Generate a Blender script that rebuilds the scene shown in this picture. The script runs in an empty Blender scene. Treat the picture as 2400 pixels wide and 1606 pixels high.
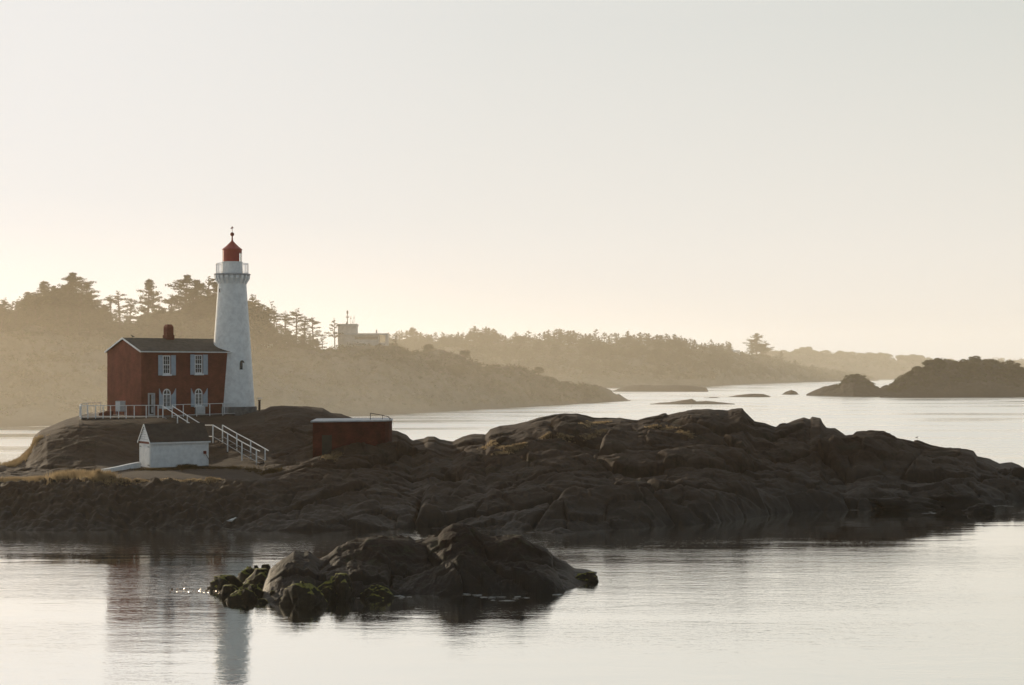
import bpy, math, random
import numpy as np
from mathutils import Vector

random.seed(7)
rng = np.random.default_rng(11)
scene = bpy.context.scene
COL = scene.collection

# ---------------------------------------------------------------- survey
F, CH, HY = 3750.0, 11.0, 865.0        # focal length (px of a 2400 wide frame), eye height above the sea, horizon row


def P(px, py, d):
    """A surveyed point: bearing and height angle read off the photograph, d = distance in metres."""
    return Vector(((px - 1200) / F * d, d, CH - (py - HY) / F * d))


def ZY(py, d):
    return CH - (py - HY) / F * d


# ---------------------------------------------------------------- noise
def _hash(ix, iy, seed):
    n = (ix.astype(np.int64) * 374761393 + iy.astype(np.int64) * 668265263 + seed * 974711) & 0x7fffffff
    n = ((n ^ (n >> 13)) * 1274126177) & 0x7fffffff
    n = (n ^ (n >> 16)) & 0x7fffffff
    return n / float(0x7fffffff)


def vnoise(x, y, seed=0):
    ix, iy = np.floor(x), np.floor(y)
    fx, fy = x - ix, y - iy
    ux, uy = fx * fx * (3 - 2 * fx), fy * fy * (3 - 2 * fy)
    a, b = _hash(ix, iy, seed), _hash(ix + 1, iy, seed)
    c, e = _hash(ix, iy + 1, seed), _hash(ix + 1, iy + 1, seed)
    return (a * (1 - ux) + b * ux) * (1 - uy) + (c * (1 - ux) + e * ux) * uy - 0.5


def fbm(x, y, seed=0, octaves=4, gain=0.5):
    t, a, f = 0, 1.0, 1.0
    for o in range(octaves):
        t = t + a * vnoise(x * f + 17.3 * o, y * f - 9.1 * o, seed + o)
        a *= gain
        f *= 2.03
    return t


def ridged(x, y, seed=0, octaves=4):
    t, a, f = 0, 1.0, 1.0
    for o in range(octaves):
        t = t + a * (1 - np.abs(vnoise(x * f + 5.3 * o, y * f + 3.1 * o, seed + o)) * 4)
        a *= 0.5
        f *= 2.1
    return t * 0.5


def worley(x, y, seed=0):
    """distance to nearest and second nearest feature point, and the cell's random value"""
    ix, iy = np.floor(x), np.floor(y)
    f1 = np.full(x.shape, 9.0)
    f2 = np.full(x.shape, 9.0)
    cid = np.zeros(x.shape)
    for dx in (-1, 0, 1):
        for dy in (-1, 0, 1):
            cx, cy = ix + dx, iy + dy
            px = cx + 0.15 + 0.7 * _hash(cx, cy, seed)
            py = cy + 0.15 + 0.7 * _hash(cx, cy, seed + 91)
            dd = np.hypot(px - x, py - y)
            h = _hash(cx, cy, seed + 7)
            near = dd < f1
            f2 = np.where(near, f1, np.minimum(f2, dd))
            cid = np.where(near, h, cid)
            f1 = np.where(near, dd, f1)
    return f1, f2, cid


def facets(x, y, seed, tilt):
    """broken slabs: each cell is a tilted plane with its own step; returns height and distance to the joint"""
    ix, iy = np.floor(x), np.floor(y)
    f1 = np.full(x.shape, 9.0); f2 = np.full(x.shape, 9.0); hh = np.zeros(x.shape)
    for dx in (-1, 0, 1):
        for dy in (-1, 0, 1):
            cx, cy = ix + dx, iy + dy
            px = cx + 0.1 + 0.8 * _hash(cx, cy, seed)
            py = cy + 0.1 + 0.8 * _hash(cx, cy, seed + 91)
            dd = np.hypot(px - x, py - y)
            pl = (_hash(cx, cy, seed + 7) - 0.5) + tilt * ((_hash(cx, cy, seed + 11) - 0.5) * (x - px) + (_hash(cx, cy, seed + 13) - 0.4) * (y - py))
            near = dd < f1
            f2 = np.where(near, f1, np.minimum(f2, dd))
            hh = np.where(near, pl, hh)
            f1 = np.where(near, dd, f1)
    return hh, f2 - f1


# ---------------------------------------------------------------- tags, objects
def tag(o, label=None, cat=None, group=None, kind=None):
    if label: o['label'] = label
    if cat: o['category'] = cat
    if group: o['group'] = group
    if kind: o['kind'] = kind
    return o


def empty(name, loc, rz=0.0):
    o = bpy.data.objects.new(name, None)
    o.location = loc
    o.rotation_euler = (0, 0, rz)
    o.empty_display_size = 0.5
    COL.objects.link(o)
    return o


class MB:
    def __init__(s):
        s.v, s.f = [], []

    def add(s, vs, fs):
        b = len(s.v)
        s.v += [tuple(v) for v in vs]
        s.f += [tuple(b + i for i in f) for f in fs]
        return s

    def box(s, x0, x1, y0, y1, z0, z1):
        vs = [(x0, y0, z0), (x1, y0, z0), (x1, y1, z0), (x0, y1, z0), (x0, y0, z1), (x1, y0, z1), (x1, y1, z1), (x0, y1, z1)]
        return s.add(vs, [(0, 3, 2, 1), (4, 5, 6, 7), (0, 1, 5, 4), (1, 2, 6, 5), (2, 3, 7, 6), (3, 0, 4, 7)])

    def bar(s, a, b, w, h=None, n=4):
        """a bar of rectangular (n=4) or round section from a to b"""
        a, b = Vector(a), Vector(b)
        h = w if h is None else h
        d = (b - a).normalized()
        up = Vector((0, 0, 1)) if abs(d.z) < 0.95 else Vector((1, 0, 0))
        sx = d.cross(up).normalized()
        sy = sx.cross(d).normalized()
        ring = []
        for k in range(n):
            t = 2 * math.pi * (k + 0.5) / n
            r = math.sqrt(2) if n == 4 else 1.0
            ring.append(sx * (math.cos(t) * w / 2 * r) + sy * (math.sin(t) * h / 2 * r))
        vs = [a + r for r in ring] + [b + r for r in ring]
        fs = [(k, (k + 1) % n, n + (k + 1) % n, n + k) for k in range(n)] + [tuple(range(n - 1, -1, -1)), tuple(range(n, 2 * n))]
        return s.add(vs, fs)

    def taper(s, pts, radii, n=6):
        """a round limb through pts with a radius at each"""
        pts = [Vector(p) for p in pts]
        base = len(s.v)
        for i, p in enumerate(pts):
            q = (pts[min(i + 1, len(pts) - 1)] - pts[max(i - 1, 0)]).normalized()
            up = Vector((0, 0, 1)) if abs(q.z) < 0.9 else Vector((1, 0, 0))
            sx = q.cross(up).normalized()
            sy = sx.cross(q).normalized()
            for k in range(n):
                t = 2 * math.pi * k / n
                s.v.append(tuple(p + (sx * math.cos(t) + sy * math.sin(t)) * radii[i]))
        for i in range(len(pts) - 1):
            for k in range(n):
                a, b = base + i * n + k, base + i * n + (k + 1) % n
                s.f.append((a, b, b + n, a + n))
        s.f.append(tuple(base + k for k in range(n - 1, -1, -1)))
        s.f.append(tuple(base + (len(pts) - 1) * n + k for k in range(n)))
        return s

    def lathe(s, prof, n=48, a0=0.0, a1=None, c=(0, 0)):
        """prof: (radius, z) list, turned about the z axis through c"""
        full = a1 is None
        a1 = a0 + 2 * math.pi if full else a1
        m = n if full else n + 1
        b = len(s.v)
        for r, z in prof:
            for k in range(m):
                t = a0 + (a1 - a0) * k / n
                s.v.append((c[0] + r * math.cos(t), c[1] + r * math.sin(t), z))
        for i in range(len(prof) - 1):
            for k in range(n):
                p, q = b + i * m + k, b + i * m + (k + 1) % m
                s.f.append((p, q, q + m, p + m))
        return s

    def prism(s, poly, z0, z1):
        n = len(poly)
        vs = [(x, y, z0) for x, y in poly] + [(x, y, z1) for x, y in poly]
        return s.add(vs, [(k, (k + 1) % n, n + (k + 1) % n, n + k) for k in range(n)] + [tuple(range(n - 1, -1, -1)), tuple(range(n, 2 * n))])

    def sheetprism(s, poly, y0, y1):
        """poly in (x, z), extruded along y"""
        n = len(poly)
        vs = [(x, y0, z) for x, z in poly] + [(x, y1, z) for x, z in poly]
        return s.add(vs, [tuple(range(n)), tuple(range(2 * n - 1, n - 1, -1))] + [((k + 1) % n, k, n + k, n + (k + 1) % n) for k in range(n)])

    def build(s, name, m, parent=None, smooth=False, bevel=0.0):
        me = bpy.data.meshes.new(name)
        me.from_pydata(s.v, [], s.f)
        me.update()
        me.materials.append(m)
        if smooth:
            me.polygons.foreach_set('use_smooth', [True] * len(me.polygons))
        o = bpy.data.objects.new(name, me)
        COL.objects.link(o)
        if parent is not None:
            o.parent = parent
        if bevel:
            b = o.modifiers.new('edge', 'BEVEL')
            b.width = bevel
            b.segments = 2
            b.limit_method = 'ANGLE'
        return o


def grid_object(name, X, Y, Z, m, smooth=True):
    R, C = X.shape
    co = np.stack([X, Y, Z], -1).reshape(-1, 3)
    idx = np.arange(R * C).reshape(R, C)
    q = np.stack([idx[:-1, :-1], idx[:-1, 1:], idx[1:, 1:], idx[1:, :-1]], -1).reshape(-1, 4)
    keep = co[:, 2][q].max(1) > -0.7
    q = q[keep]
    me = bpy.data.meshes.new(name)
    me.vertices.add(len(co))
    me.vertices.foreach_set('co', co.ravel())
    me.loops.add(q.size)
    me.loops.foreach_set('vertex_index', q.ravel())
    me.polygons.add(len(q))
    me.polygons.foreach_set('loop_start', np.arange(len(q)) * 4)
    me.polygons.foreach_set('loop_total', np.full(len(q), 4))
    me.polygons.foreach_set('use_smooth', np.full(len(q), smooth))
    me.update(calc_edges=True)
    me.materials.append(m)
    o = bpy.data.objects.new(name, me)
    COL.objects.link(o)
    return o


# ---------------------------------------------------------------- materials
def mat(name):
    m = bpy.data.materials.new(name)
    m.use_nodes = True
    m.node_tree.nodes.clear()
    return m, m.node_tree


def N(nt, t, **kw):
    n = nt.nodes.new(t)
    for k, v in kw.items():
        if k.startswith('_'):
            setattr(n, k[1:], v)
        else:
            n.inputs[k.replace('__', ' ')].default_value = v
    return n


def ramp(nt, fac, stops):
    r = nt.nodes.new('ShaderNodeValToRGB')
    e = r.color_ramp.elements
    while len(e) < len(stops):
        e.new(0.5)
    for k, (p, c) in enumerate(stops):
        e[k].position = p
        e[k].color = (*c, 1) if len(c) == 3 else c
    nt.links.new(fac, r.inputs[0])
    return r.outputs[0]


def surface(name, c1, c2, scale=3.0, rough=0.8, bump=0.2, bdist=0.03, coord='Object', c3=None, dirt=None, spec=0.3, metallic=0.0, bscale=4.0):
    m, nt = mat(name)
    L = nt.links.new
    tc = nt.nodes.new('ShaderNodeTexCoord')
    n1 = N(nt, 'ShaderNodeTexNoise', Scale=scale, Detail=8.0, Roughness=0.6)
    L(tc.outputs[coord], n1.inputs['Vector'])
    stops = [(0.32, c1), (0.62, c2)] + ([(0.75, c3)] if c3 else [])
    col = ramp(nt, n1.outputs['Fac'], stops)
    bs = N(nt, 'ShaderNodeBsdfPrincipled', Roughness=rough, Metallic=metallic)
    bs.inputs['Specular IOR Level'].default_value = spec
    L(col, bs.inputs['Base Color'])
    n2 = N(nt, 'ShaderNodeTexNoise', Scale=scale * bscale, Detail=6.0, Roughness=0.65)
    L(tc.outputs[coord], n2.inputs['Vector'])
    b = N(nt, 'ShaderNodeBump', Strength=bump, Distance=bdist)
    L(n2.outputs['Fac'], b.inputs['Height'])
    L(b.outputs[0], bs.inputs['Normal'])
    out = nt.nodes.new('ShaderNodeOutputMaterial')
    L(bs.outputs[0], out.inputs[0])
    return m


def rock_material(name, lo, hi, pale, scale=0.55, tide=0.9, grass=0.0, strength=0.8, green=(0.030, 0.034, 0.016)):
    """weathered rock: mottled tone, fissures, lichen patches, a dark weed band at the tide line"""
    m, nt = mat(name)
    L = nt.links.new
    geo = nt.nodes.new('ShaderNodeNewGeometry')
    pos = geo.outputs['Position']
    big = N(nt, 'ShaderNodeTexNoise', Scale=scale * 0.35, Detail=5.0, Roughness=0.55)
    L(pos, big.inputs['Vector'])
    fine = N(nt, 'ShaderNodeTexNoise', Scale=scale * 4, Detail=9.0, Roughness=0.7)
    L(pos, fine.inputs['Vector'])
    c_fine = ramp(nt, fine.outputs['Fac'], [(0.3, lo), (0.68, hi)])
    c_big = ramp(nt, big.outputs['Fac'], [(0.42, (0, 0, 0)), (0.68, (1, 1, 1))])
    mx = N(nt, 'ShaderNodeMix', _data_type='RGBA')
    L(c_big, mx.inputs[0]); L(c_fine, mx.inputs[6]); mx.inputs[7].default_value = (*pale, 1)
    # lichen and moss patches
    li = N(nt, 'ShaderNodeTexNoise', Scale=scale * 1.3, Detail=6.0, Roughness=0.7)
    L(pos, li.inputs['Vector'])
    c_li = ramp(nt, li.outputs['Fac'], [(0.53, (0, 0, 0)), (0.64, (0.75, 0.75, 0.75))])
    mg = N(nt, 'ShaderNodeMix', _data_type='RGBA')
    L(c_li, mg.inputs[0]); L(mx.outputs[2], mg.inputs[6]); mg.inputs[7].default_value = (*green, 1)
    # fissures
    warp = N(nt, 'ShaderNodeTexNoise', Scale=scale * 1.2, Detail=4.0)
    L(pos, warp.inputs['Vector'])
    vm = N(nt, 'ShaderNodeVectorMath', _operation='MULTIPLY_ADD')
    L(warp.outputs['Color'], vm.inputs[0]); vm.inputs[1].default_value = (1.6, 1.6, 1.6); L(pos, vm.inputs[2])
    vo = N(nt, 'ShaderNodeTexVoronoi', _feature='DISTANCE_TO_EDGE', Scale=scale * 0.9)
    L(vm.outputs[0], vo.inputs['Vector'])
    crack = ramp(nt, vo.outputs['Distance'], [(0.0, (0.35, 0.35, 0.35)), (0.06, (1, 1, 1))])
    mc = N(nt, 'ShaderNodeMix', _data_type='RGBA', _blend_type='MULTIPLY')
    mc.inputs[0].default_value = 0.35
    L(mg.outputs[2], mc.inputs[6]); L(crack, mc.inputs[7])
    # tide band
    sep = nt.nodes.new('ShaderNodeSeparateXYZ')
    L(pos, sep.inputs[0])
    ad = N(nt, 'ShaderNodeMath', _operation='MULTIPLY_ADD')
    L(big.outputs['Fac'], ad.inputs[0]); ad.inputs[1].default_value = -1.2; L(sep.outputs['Z'], ad.inputs[2])
    td = nt.nodes.new('ShaderNodeMapRange')
    td.inputs['From Min'].default_value = tide * 0.2 - 1.0
    td.inputs['From Max'].default_value = tide + 0.3
    L(ad.outputs[0], td.inputs[0])
    mt = N(nt, 'ShaderNodeMix', _data_type='RGBA')
    L(td.outputs[0], mt.inputs[0]); mt.inputs[6].default_value = (0.014, 0.012, 0.009, 1); L(mc.outputs[2], mt.inputs[7])
    col = mt.outputs[2]
    # bump
    s1 = N(nt, 'ShaderNodeMath', _operation='MULTIPLY_ADD')
    L(crack, s1.inputs[0]); s1.inputs[1].default_value = 0.22; L(fine.outputs['Fac'], s1.inputs[2])
    b = N(nt, 'ShaderNodeBump', Strength=strength, Distance=0.25)
    L(s1.outputs[0], b.inputs['Height'])
    bs = N(nt, 'ShaderNodeBsdfPrincipled')
    bs.inputs['Specular IOR Level'].default_value = 0.2
    rr = nt.nodes.new('ShaderNodeMapRange')
    L(td.outputs[0], rr.inputs[0])
    rr.inputs['To Min'].default_value = 0.55
    rr.inputs['To Max'].default_value = 0.92
    L(rr.outputs[0], bs.inputs['Roughness'])
    L(col, bs.inputs['Base Color']); L(b.outputs[0], bs.inputs['Normal'])
    out = nt.nodes.new('ShaderNodeOutputMaterial')
    L(bs.outputs[0], out.inputs[0])
    return m


def brick_material(name, c1, c2, mortar):
    m, nt = mat(name)
    L = nt.links.new
    tc = nt.nodes.new('ShaderNodeTexCoord')
    geo = nt.nodes.new('ShaderNodeNewGeometry')
    # bricks run along whichever wall direction the face has
    sep = nt.nodes.new('ShaderNodeSeparateXYZ'); L(tc.outputs['Object'], sep.inputs[0])
    ad = N(nt, 'ShaderNodeMath', _operation='ADD'); L(sep.outputs['X'], ad.inputs[0]); L(sep.outputs['Y'], ad.inputs[1])
    cb = nt.nodes.new('ShaderNodeCombineXYZ'); L(ad.outputs[0], cb.inputs['X']); L(sep.outputs['Z'], cb.inputs['Y'])
    br = N(nt, 'ShaderNodeTexBrick', Scale=1.0)
    br.inputs['Brick Width'].default_value = 0.24
    br.inputs['Row Height'].default_value = 0.085
    br.inputs['Mortar Size'].default_value = 0.008
    br.inputs['Color1'].default_value = (*c1, 1); br.inputs['Color2'].default_value = (*c2, 1); br.inputs['Mortar'].default_value = (*mortar, 1)
    L(cb.outputs[0], br.inputs['Vector'])
    n = N(nt, 'ShaderNodeTexNoise', Scale=0.9, Detail=7.0, Roughness=0.65); L(tc.outputs['Object'], n.inputs['Vector'])
    v = ramp(nt, n.outputs['Fac'], [(0.3, (0.6, 0.6, 0.6)), (0.7, (1.2, 1.15, 1.1))])
    mx = N(nt, 'ShaderNodeMix', _data_type='RGBA', _blend_type='MULTIPLY'); mx.inputs[0].default_value = 1.0
    L(br.outputs['Color'], mx.inputs[6]); L(v, mx.inputs[7])
    bs = N(nt, 'ShaderNodeBsdfPrincipled', Roughness=0.9); bs.inputs['Specular IOR Level'].default_value = 0.2
    L(mx.outputs[2], bs.inputs['Base Color'])
    b = N(nt, 'ShaderNodeBump', Strength=0.5, Distance=0.01, _invert=True); L(br.outputs['Fac'], b.inputs['Height']); L(b.outputs[0], bs.inputs['Normal'])
    out = nt.nodes.new('ShaderNodeOutputMaterial'); L(bs.outputs[0], out.inputs[0])
    return m


def leaf_material(name, c1, c2, trans=0.35, scale=0.4):
    m, nt = mat(name)
    L = nt.links.new
    geo = nt.nodes.new('ShaderNodeNewGeometry')
    n = N(nt, 'ShaderNodeTexNoise', Scale=scale, Detail=3.0); L(geo.outputs['Position'], n.inputs['Vector'])
    c = ramp(nt, n.outputs['Fac'], [(0.35, c1), (0.65, c2)])
    d = N(nt, 'ShaderNodeBsdfDiffuse'); L(c, d.inputs[0])
    t = N(nt, 'ShaderNodeBsdfTranslucent'); L(c, t.inputs[0])
    mx = nt.nodes.new('ShaderNodeMixShader'); mx.inputs[0].default_value = trans
    L(d.outputs[0], mx.inputs[1]); L(t.outputs[0], mx.inputs[2])
    out = nt.nodes.new('ShaderNodeOutputMaterial'); L(mx.outputs[0], out.inputs[0])
    return m


def glass_material(name, tint=(0.9, 0.95, 0.95)):
    m, nt = mat(name)
    L = nt.links.new
    t = N(nt, 'ShaderNodeBsdfTransparent', Color=(*tint, 1))
    g = N(nt, 'ShaderNodeBsdfGlossy', Roughness=0.02)
    mx = nt.nodes.new('ShaderNodeMixShader'); mx.inputs[0].default_value = 0.12
    L(t.outputs[0], mx.inputs[1]); L(g.outputs[0], mx.inputs[2])
    out = nt.nodes.new('ShaderNodeOutputMaterial'); L(mx.outputs[0], out.inputs[0])
    return m


def volume_material(name, density, aniso, color):
    m, nt = mat(name)
    v = N(nt, 'ShaderNodeVolumeScatter', Density=density, Anisotropy=aniso, Color=(*color, 1))
    out = nt.nodes.new('ShaderNodeOutputMaterial'); nt.links.new(v.outputs[0], out.inputs['Volume'])
    try:
        m.cycles.homogeneous_volume = True
    except Exception:
        pass
    return m


M = {}
M['rock'] = rock_material('weathered_rock', (0.021, 0.013, 0.008), (0.048, 0.030, 0.019), (0.060, 0.043, 0.031), tide=2.9, strength=0.35, green=(0.026, 0.022, 0.012))
M['islet'] = rock_material('wet_rock', (0.012, 0.008, 0.006), (0.026, 0.017, 0.012), (0.026, 0.019, 0.014), scale=0.9, tide=1.5, strength=0.4)
M['hill'] = rock_material('scrubby_ground', (0.040, 0.036, 0.020), (0.10, 0.085, 0.055), (0.13, 0.105, 0.085), scale=0.16, tide=0.8, green=(0.035, 0.045, 0.02))
M['farrock'] = rock_material('shrubby_rock', (0.022, 0.019, 0.012), (0.060, 0.048, 0.034), (0.050, 0.042, 0.032), scale=0.2, tide=1.4)
M['skerry'] = rock_material('skerry_rock', (0.010, 0.009, 0.007), (0.03, 0.025, 0.02), (0.03, 0.025, 0.02), scale=0.4, tide=0.5)
M['white'] = surface('white_painted_masonry', (0.63, 0.635, 0.63), (0.79, 0.80, 0.79), scale=2.2, rough=0.75, bump=0.25, bdist=0.02, bscale=8)
M['trim'] = surface('white_painted_wood', (0.62, 0.63, 0.63), (0.78, 0.78, 0.77), scale=2.0, rough=0.55, bump=0.1, bdist=0.005)
M['shutter'] = surface('pale_blue_shutter_paint', (0.30, 0.36, 0.42), (0.38, 0.44, 0.50), scale=3.0, rough=0.6, bump=0.1, bdist=0.005)
M['brick'] = brick_material('red_brick', (0.17, 0.058, 0.040), (0.21, 0.070, 0.050), (0.14, 0.07, 0.055))
M['hutbrick'] = brick_material('dark_red_brick', (0.085, 0.022, 0.016), (0.115, 0.030, 0.021), (0.06, 0.025, 0.02))
M['slate'] = surface('dark_roof_shingle', (0.045, 0.036, 0.026), (0.085, 0.072, 0.054), scale=2.2, rough=0.85, bump=0.5, bdist=0.03)
M['shedroof'] = surface('mossy_dark_roof', (0.035, 0.030, 0.026), (0.058, 0.050, 0.044), scale=2.2, rough=0.95, bump=0.5, bdist=0.03)
M['redpaint'] = surface('red_lantern_paint', (0.26, 0.050, 0.034), (0.34, 0.066, 0.044), scale=2.0, rough=0.5, bump=0.08, bdist=0.01)
M['stone'] = surface('grey_dressed_stone', (0.10, 0.10, 0.095), (0.21, 0.20, 0.19), scale=2.6, rough=0.9, bump=0.6, bdist=0.05)
M['terrace'] = surface('dark_terrace_stone', (0.045, 0.040, 0.036), (0.10, 0.088, 0.078), scale=1.8, rough=0.9, bump=0.6, bdist=0.06)
M['dark'] = surface('dark_metal', (0.020, 0.018, 0.017), (0.05, 0.04, 0.036), scale=5, rough=0.5, bump=0.1, bdist=0.005, metallic=0.4)
M['rust'] = surface('rusty_red_metal', (0.13, 0.035, 0.02), (0.22, 0.06, 0.04), scale=5, rough=0.6, bump=0.1, bdist=0.005)
M['pane'] = surface('dim_window_glass', (0.012, 0.012, 0.012), (0.03, 0.03, 0.028), scale=1, rough=0.08, bump=0.0, spec=0.6)
M['rail'] = surface('white_painted_rail', (0.60, 0.61, 0.61), (0.78, 0.78, 0.77), scale=6, rough=0.5, bump=0.05, bdist=0.003)
M['grey'] = surface('grey_board', (0.30, 0.31, 0.33), (0.44, 0.45, 0.46), scale=2, rough=0.7, bump=0.1)
M['concrete'] = surface('pale_concrete', (0.34, 0.335, 0.32), (0.52, 0.51, 0.49), scale=0.8, rough=0.85, bump=0.2)
M['door'] = surface('dark_green_door', (0.03, 0.026, 0.02), (0.05, 0.04, 0.03), scale=3, rough=0.6, bump=0.1)
M['needles'] = leaf_material('conifer_needles', (0.020, 0.026, 0.012), (0.055, 0.062, 0.028), 0.25)
M['bark'] = surface('conifer_bark', (0.035, 0.026, 0.019), (0.08, 0.06, 0.045), scale=3, rough=0.95, bump=0.5)
M['broad'] = leaf_material('broadleaf_foliage', (0.030, 0.036, 0.016), (0.075, 0.080, 0.036), 0.35)
M['drygrass'] = leaf_material('dry_golden_grass', (0.20, 0.15, 0.09), (0.36, 0.28, 0.17), 0.6, scale=2.0)
M['darkgrass'] = leaf_material('low_scrub', (0.05, 0.040, 0.022), (0.095, 0.072, 0.034), 0.4, scale=2.0)
M['glass'] = glass_material('lantern_glass')
M['feather'] = surface('pale_feathers', (0.6, 0.6, 0.58), (0.8, 0.8, 0.78), scale=8, rough=0.8, bump=0.05)
M['darkfeather'] = surface('dark_feathers', (0.02, 0.018, 0.018), (0.045, 0.04, 0.04), scale=8, rough=0.7, bump=0.05)


def moss_and_rim_material():
    m, nt = mat('mossy_boulder')
    L = nt.links.new
    geo = nt.nodes.new('ShaderNodeNewGeometry')
    pos = geo.outputs['Position']
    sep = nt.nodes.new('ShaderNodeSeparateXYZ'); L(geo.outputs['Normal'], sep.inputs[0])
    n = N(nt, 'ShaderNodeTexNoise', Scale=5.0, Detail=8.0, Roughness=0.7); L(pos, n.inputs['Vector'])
    ad = N(nt, 'ShaderNodeMath', _operation='MULTIPLY_ADD'); L(n.outputs['Fac'], ad.inputs[0]); ad.inputs[1].default_value = 0.9; ay = N(nt, 'ShaderNodeMath', _operation='MULTIPLY_ADD'); L(sep.outputs['Y'], ay.inputs[0]); ay.inputs[1].default_value = 0.55; L(sep.outputs['Z'], ay.inputs[2]); L(ay.outputs[0], ad.inputs[2])  # real moss, weighted to sunward faces so its colour also paints sunlit rims
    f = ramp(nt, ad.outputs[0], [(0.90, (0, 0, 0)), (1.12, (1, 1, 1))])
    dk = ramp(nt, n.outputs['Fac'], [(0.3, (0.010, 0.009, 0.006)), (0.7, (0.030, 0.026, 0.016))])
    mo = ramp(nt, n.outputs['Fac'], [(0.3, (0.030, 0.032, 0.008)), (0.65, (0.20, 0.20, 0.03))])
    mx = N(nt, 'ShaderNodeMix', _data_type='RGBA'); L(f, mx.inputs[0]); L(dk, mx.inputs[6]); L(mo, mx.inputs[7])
    bs = N(nt, 'ShaderNodeBsdfPrincipled', Roughness=0.75); L(mx.outputs[2], bs.inputs['Base Color'])
    bs.inputs['Specular IOR Level'].default_value = 0.25
    n2 = N(nt, 'ShaderNodeTexNoise', Scale=14.0, Detail=8.0, Roughness=0.75); L(pos, n2.inputs['Vector'])
    b = N(nt, 'ShaderNodeBump', Strength=0.9, Distance=0.12); L(n2.outputs['Fac'], b.inputs['Height']); L(b.outputs[0], bs.inputs['Normal'])
    out = nt.nodes.new('ShaderNodeOutputMaterial'); L(bs.outputs[0], out.inputs[0])
    return m


M['moss'] = moss_and_rim_material()


def water_material():
    m, nt = mat('sea_water')
    L = nt.links.new
    geo = nt.nodes.new('ShaderNodeNewGeometry')
    pos = geo.outputs['Position']

    def noise(sx, sy, scale, detail, rough=0.5, dist=0.0):
        mp = N(nt, 'ShaderNodeMapping'); mp.inputs['Scale'].default_value = (sx, sy, 1)
        mp.inputs['Rotation'].default_value = (0, 0, math.radians(6))
        L(pos, mp.inputs[0])
        n = N(nt, 'ShaderNodeTexNoise', Scale=scale, Detail=detail, Roughness=rough, Distortion=dist)
        L(mp.outputs[0], n.inputs['Vector'])
        return n.outputs['Fac']
    patch = noise(0.012, 0.05, 1.0, 3.0, 0.55, 0.6)          # long calm and ruffled lanes
    pr = ramp(nt, patch, [(0.36, (0.16, 0.16, 0.16)), (0.56, (1, 1, 1))])
    swell = noise(0.16, 0.55, 1.0, 2.0)
    chop = noise(1.0, 2.4, 1.0, 4.0, 0.55, 0.4)
    rip = noise(3.2, 6.5, 1.0, 3.0, 0.55)
    # the sea beyond the island is open to the breeze, the cove in front is sheltered
    sp = nt.nodes.new('ShaderNodeSeparateXYZ'); L(pos, sp.inputs[0])

    def breeze(near, far):
        q = nt.nodes.new('ShaderNodeMapRange'); q.interpolation_type = 'SMOOTHSTEP'
        q.inputs['From Min'].default_value = 140; q.inputs['From Max'].default_value = 215
        q.inputs['To Min'].default_value = near; q.inputs['To Max'].default_value = far
        L(sp.outputs['Y'], q.inputs[0])
        return q.outputs[0]
    b1 = N(nt, 'ShaderNodeBump', Strength=1.0)
    L(breeze(WAVE[0], 0.03), b1.inputs['Distance']); L(swell, b1.inputs['Height'])
    b2 = N(nt, 'ShaderNodeBump'); L(breeze(WAVE[1], 0.03), b2.inputs['Distance']); L(pr, b2.inputs['Strength']); L(chop, b2.inputs['Height']); L(b1.outputs[0], b2.inputs['Normal'])
    b3 = N(nt, 'ShaderNodeBump', Distance=WAVE[2]); L(pr, b3.inputs['Strength']); L(rip, b3.inputs['Height']); L(b2.outputs[0], b3.inputs['Normal'])
    df = N(nt, 'ShaderNodeBsdfDiffuse', Color=(0.05, 0.052, 0.048, 1))
    gl = N(nt, 'ShaderNodeBsdfGlossy', Color=(0.99, 0.975, 0.935, 1), Roughness=0.05)
    L(b3.outputs[0], gl.inputs['Normal']); 
    lane = N(nt, 'ShaderNodeMath', _operation='MULTIPLY'); L(breeze(0.03, 0.34), lane.inputs[0])
    lr = ramp(nt, patch, [(0.36, (0.45, 0.45, 0.45)), (0.58, (1, 1, 1))]); L(lr, lane.inputs[1]); L(lane.outputs[0], gl.inputs['Roughness'])
    fr = N(nt, 'ShaderNodeFresnel', IOR=1.6); L(b3.outputs[0], fr.inputs['Normal'])
    mr = nt.nodes.new('ShaderNodeMapRange'); mr.inputs['To Min'].default_value = WAVE[3]; mr.inputs['To Max'].default_value = 1.0; mr.inputs['From Max'].default_value = 0.8
    L(fr.outputs[0], mr.inputs[0])
    mx = nt.nodes.new('ShaderNodeMixShader'); L(mr.outputs[0], mx.inputs[0]); L(df.outputs[0], mx.inputs[1]); L(gl.outputs[0], mx.inputs[2])
    out = nt.nodes.new('ShaderNodeOutputMaterial'); L(mx.outputs[0], out.inputs[0])
    return m


WAVE = (0.018, 0.013, 0.008, 0.95)
M['water'] = water_material()

# ---------------------------------------------------------------- camera, light, sky
cam = bpy.data.cameras.new('camera')
cam.sensor_width = 36
cam.lens = 36 * F / 2400
cam.shift_y = (HY - 803) / 2400
cam.clip_start = 0.5
cam.clip_end = 20000
co = bpy.data.objects.new('camera', cam)
co.location = (0, 0, CH)
co.rotation_euler = (math.radians(90), 0, 0)
COL.objects.link(co)
scene.camera = co

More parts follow.
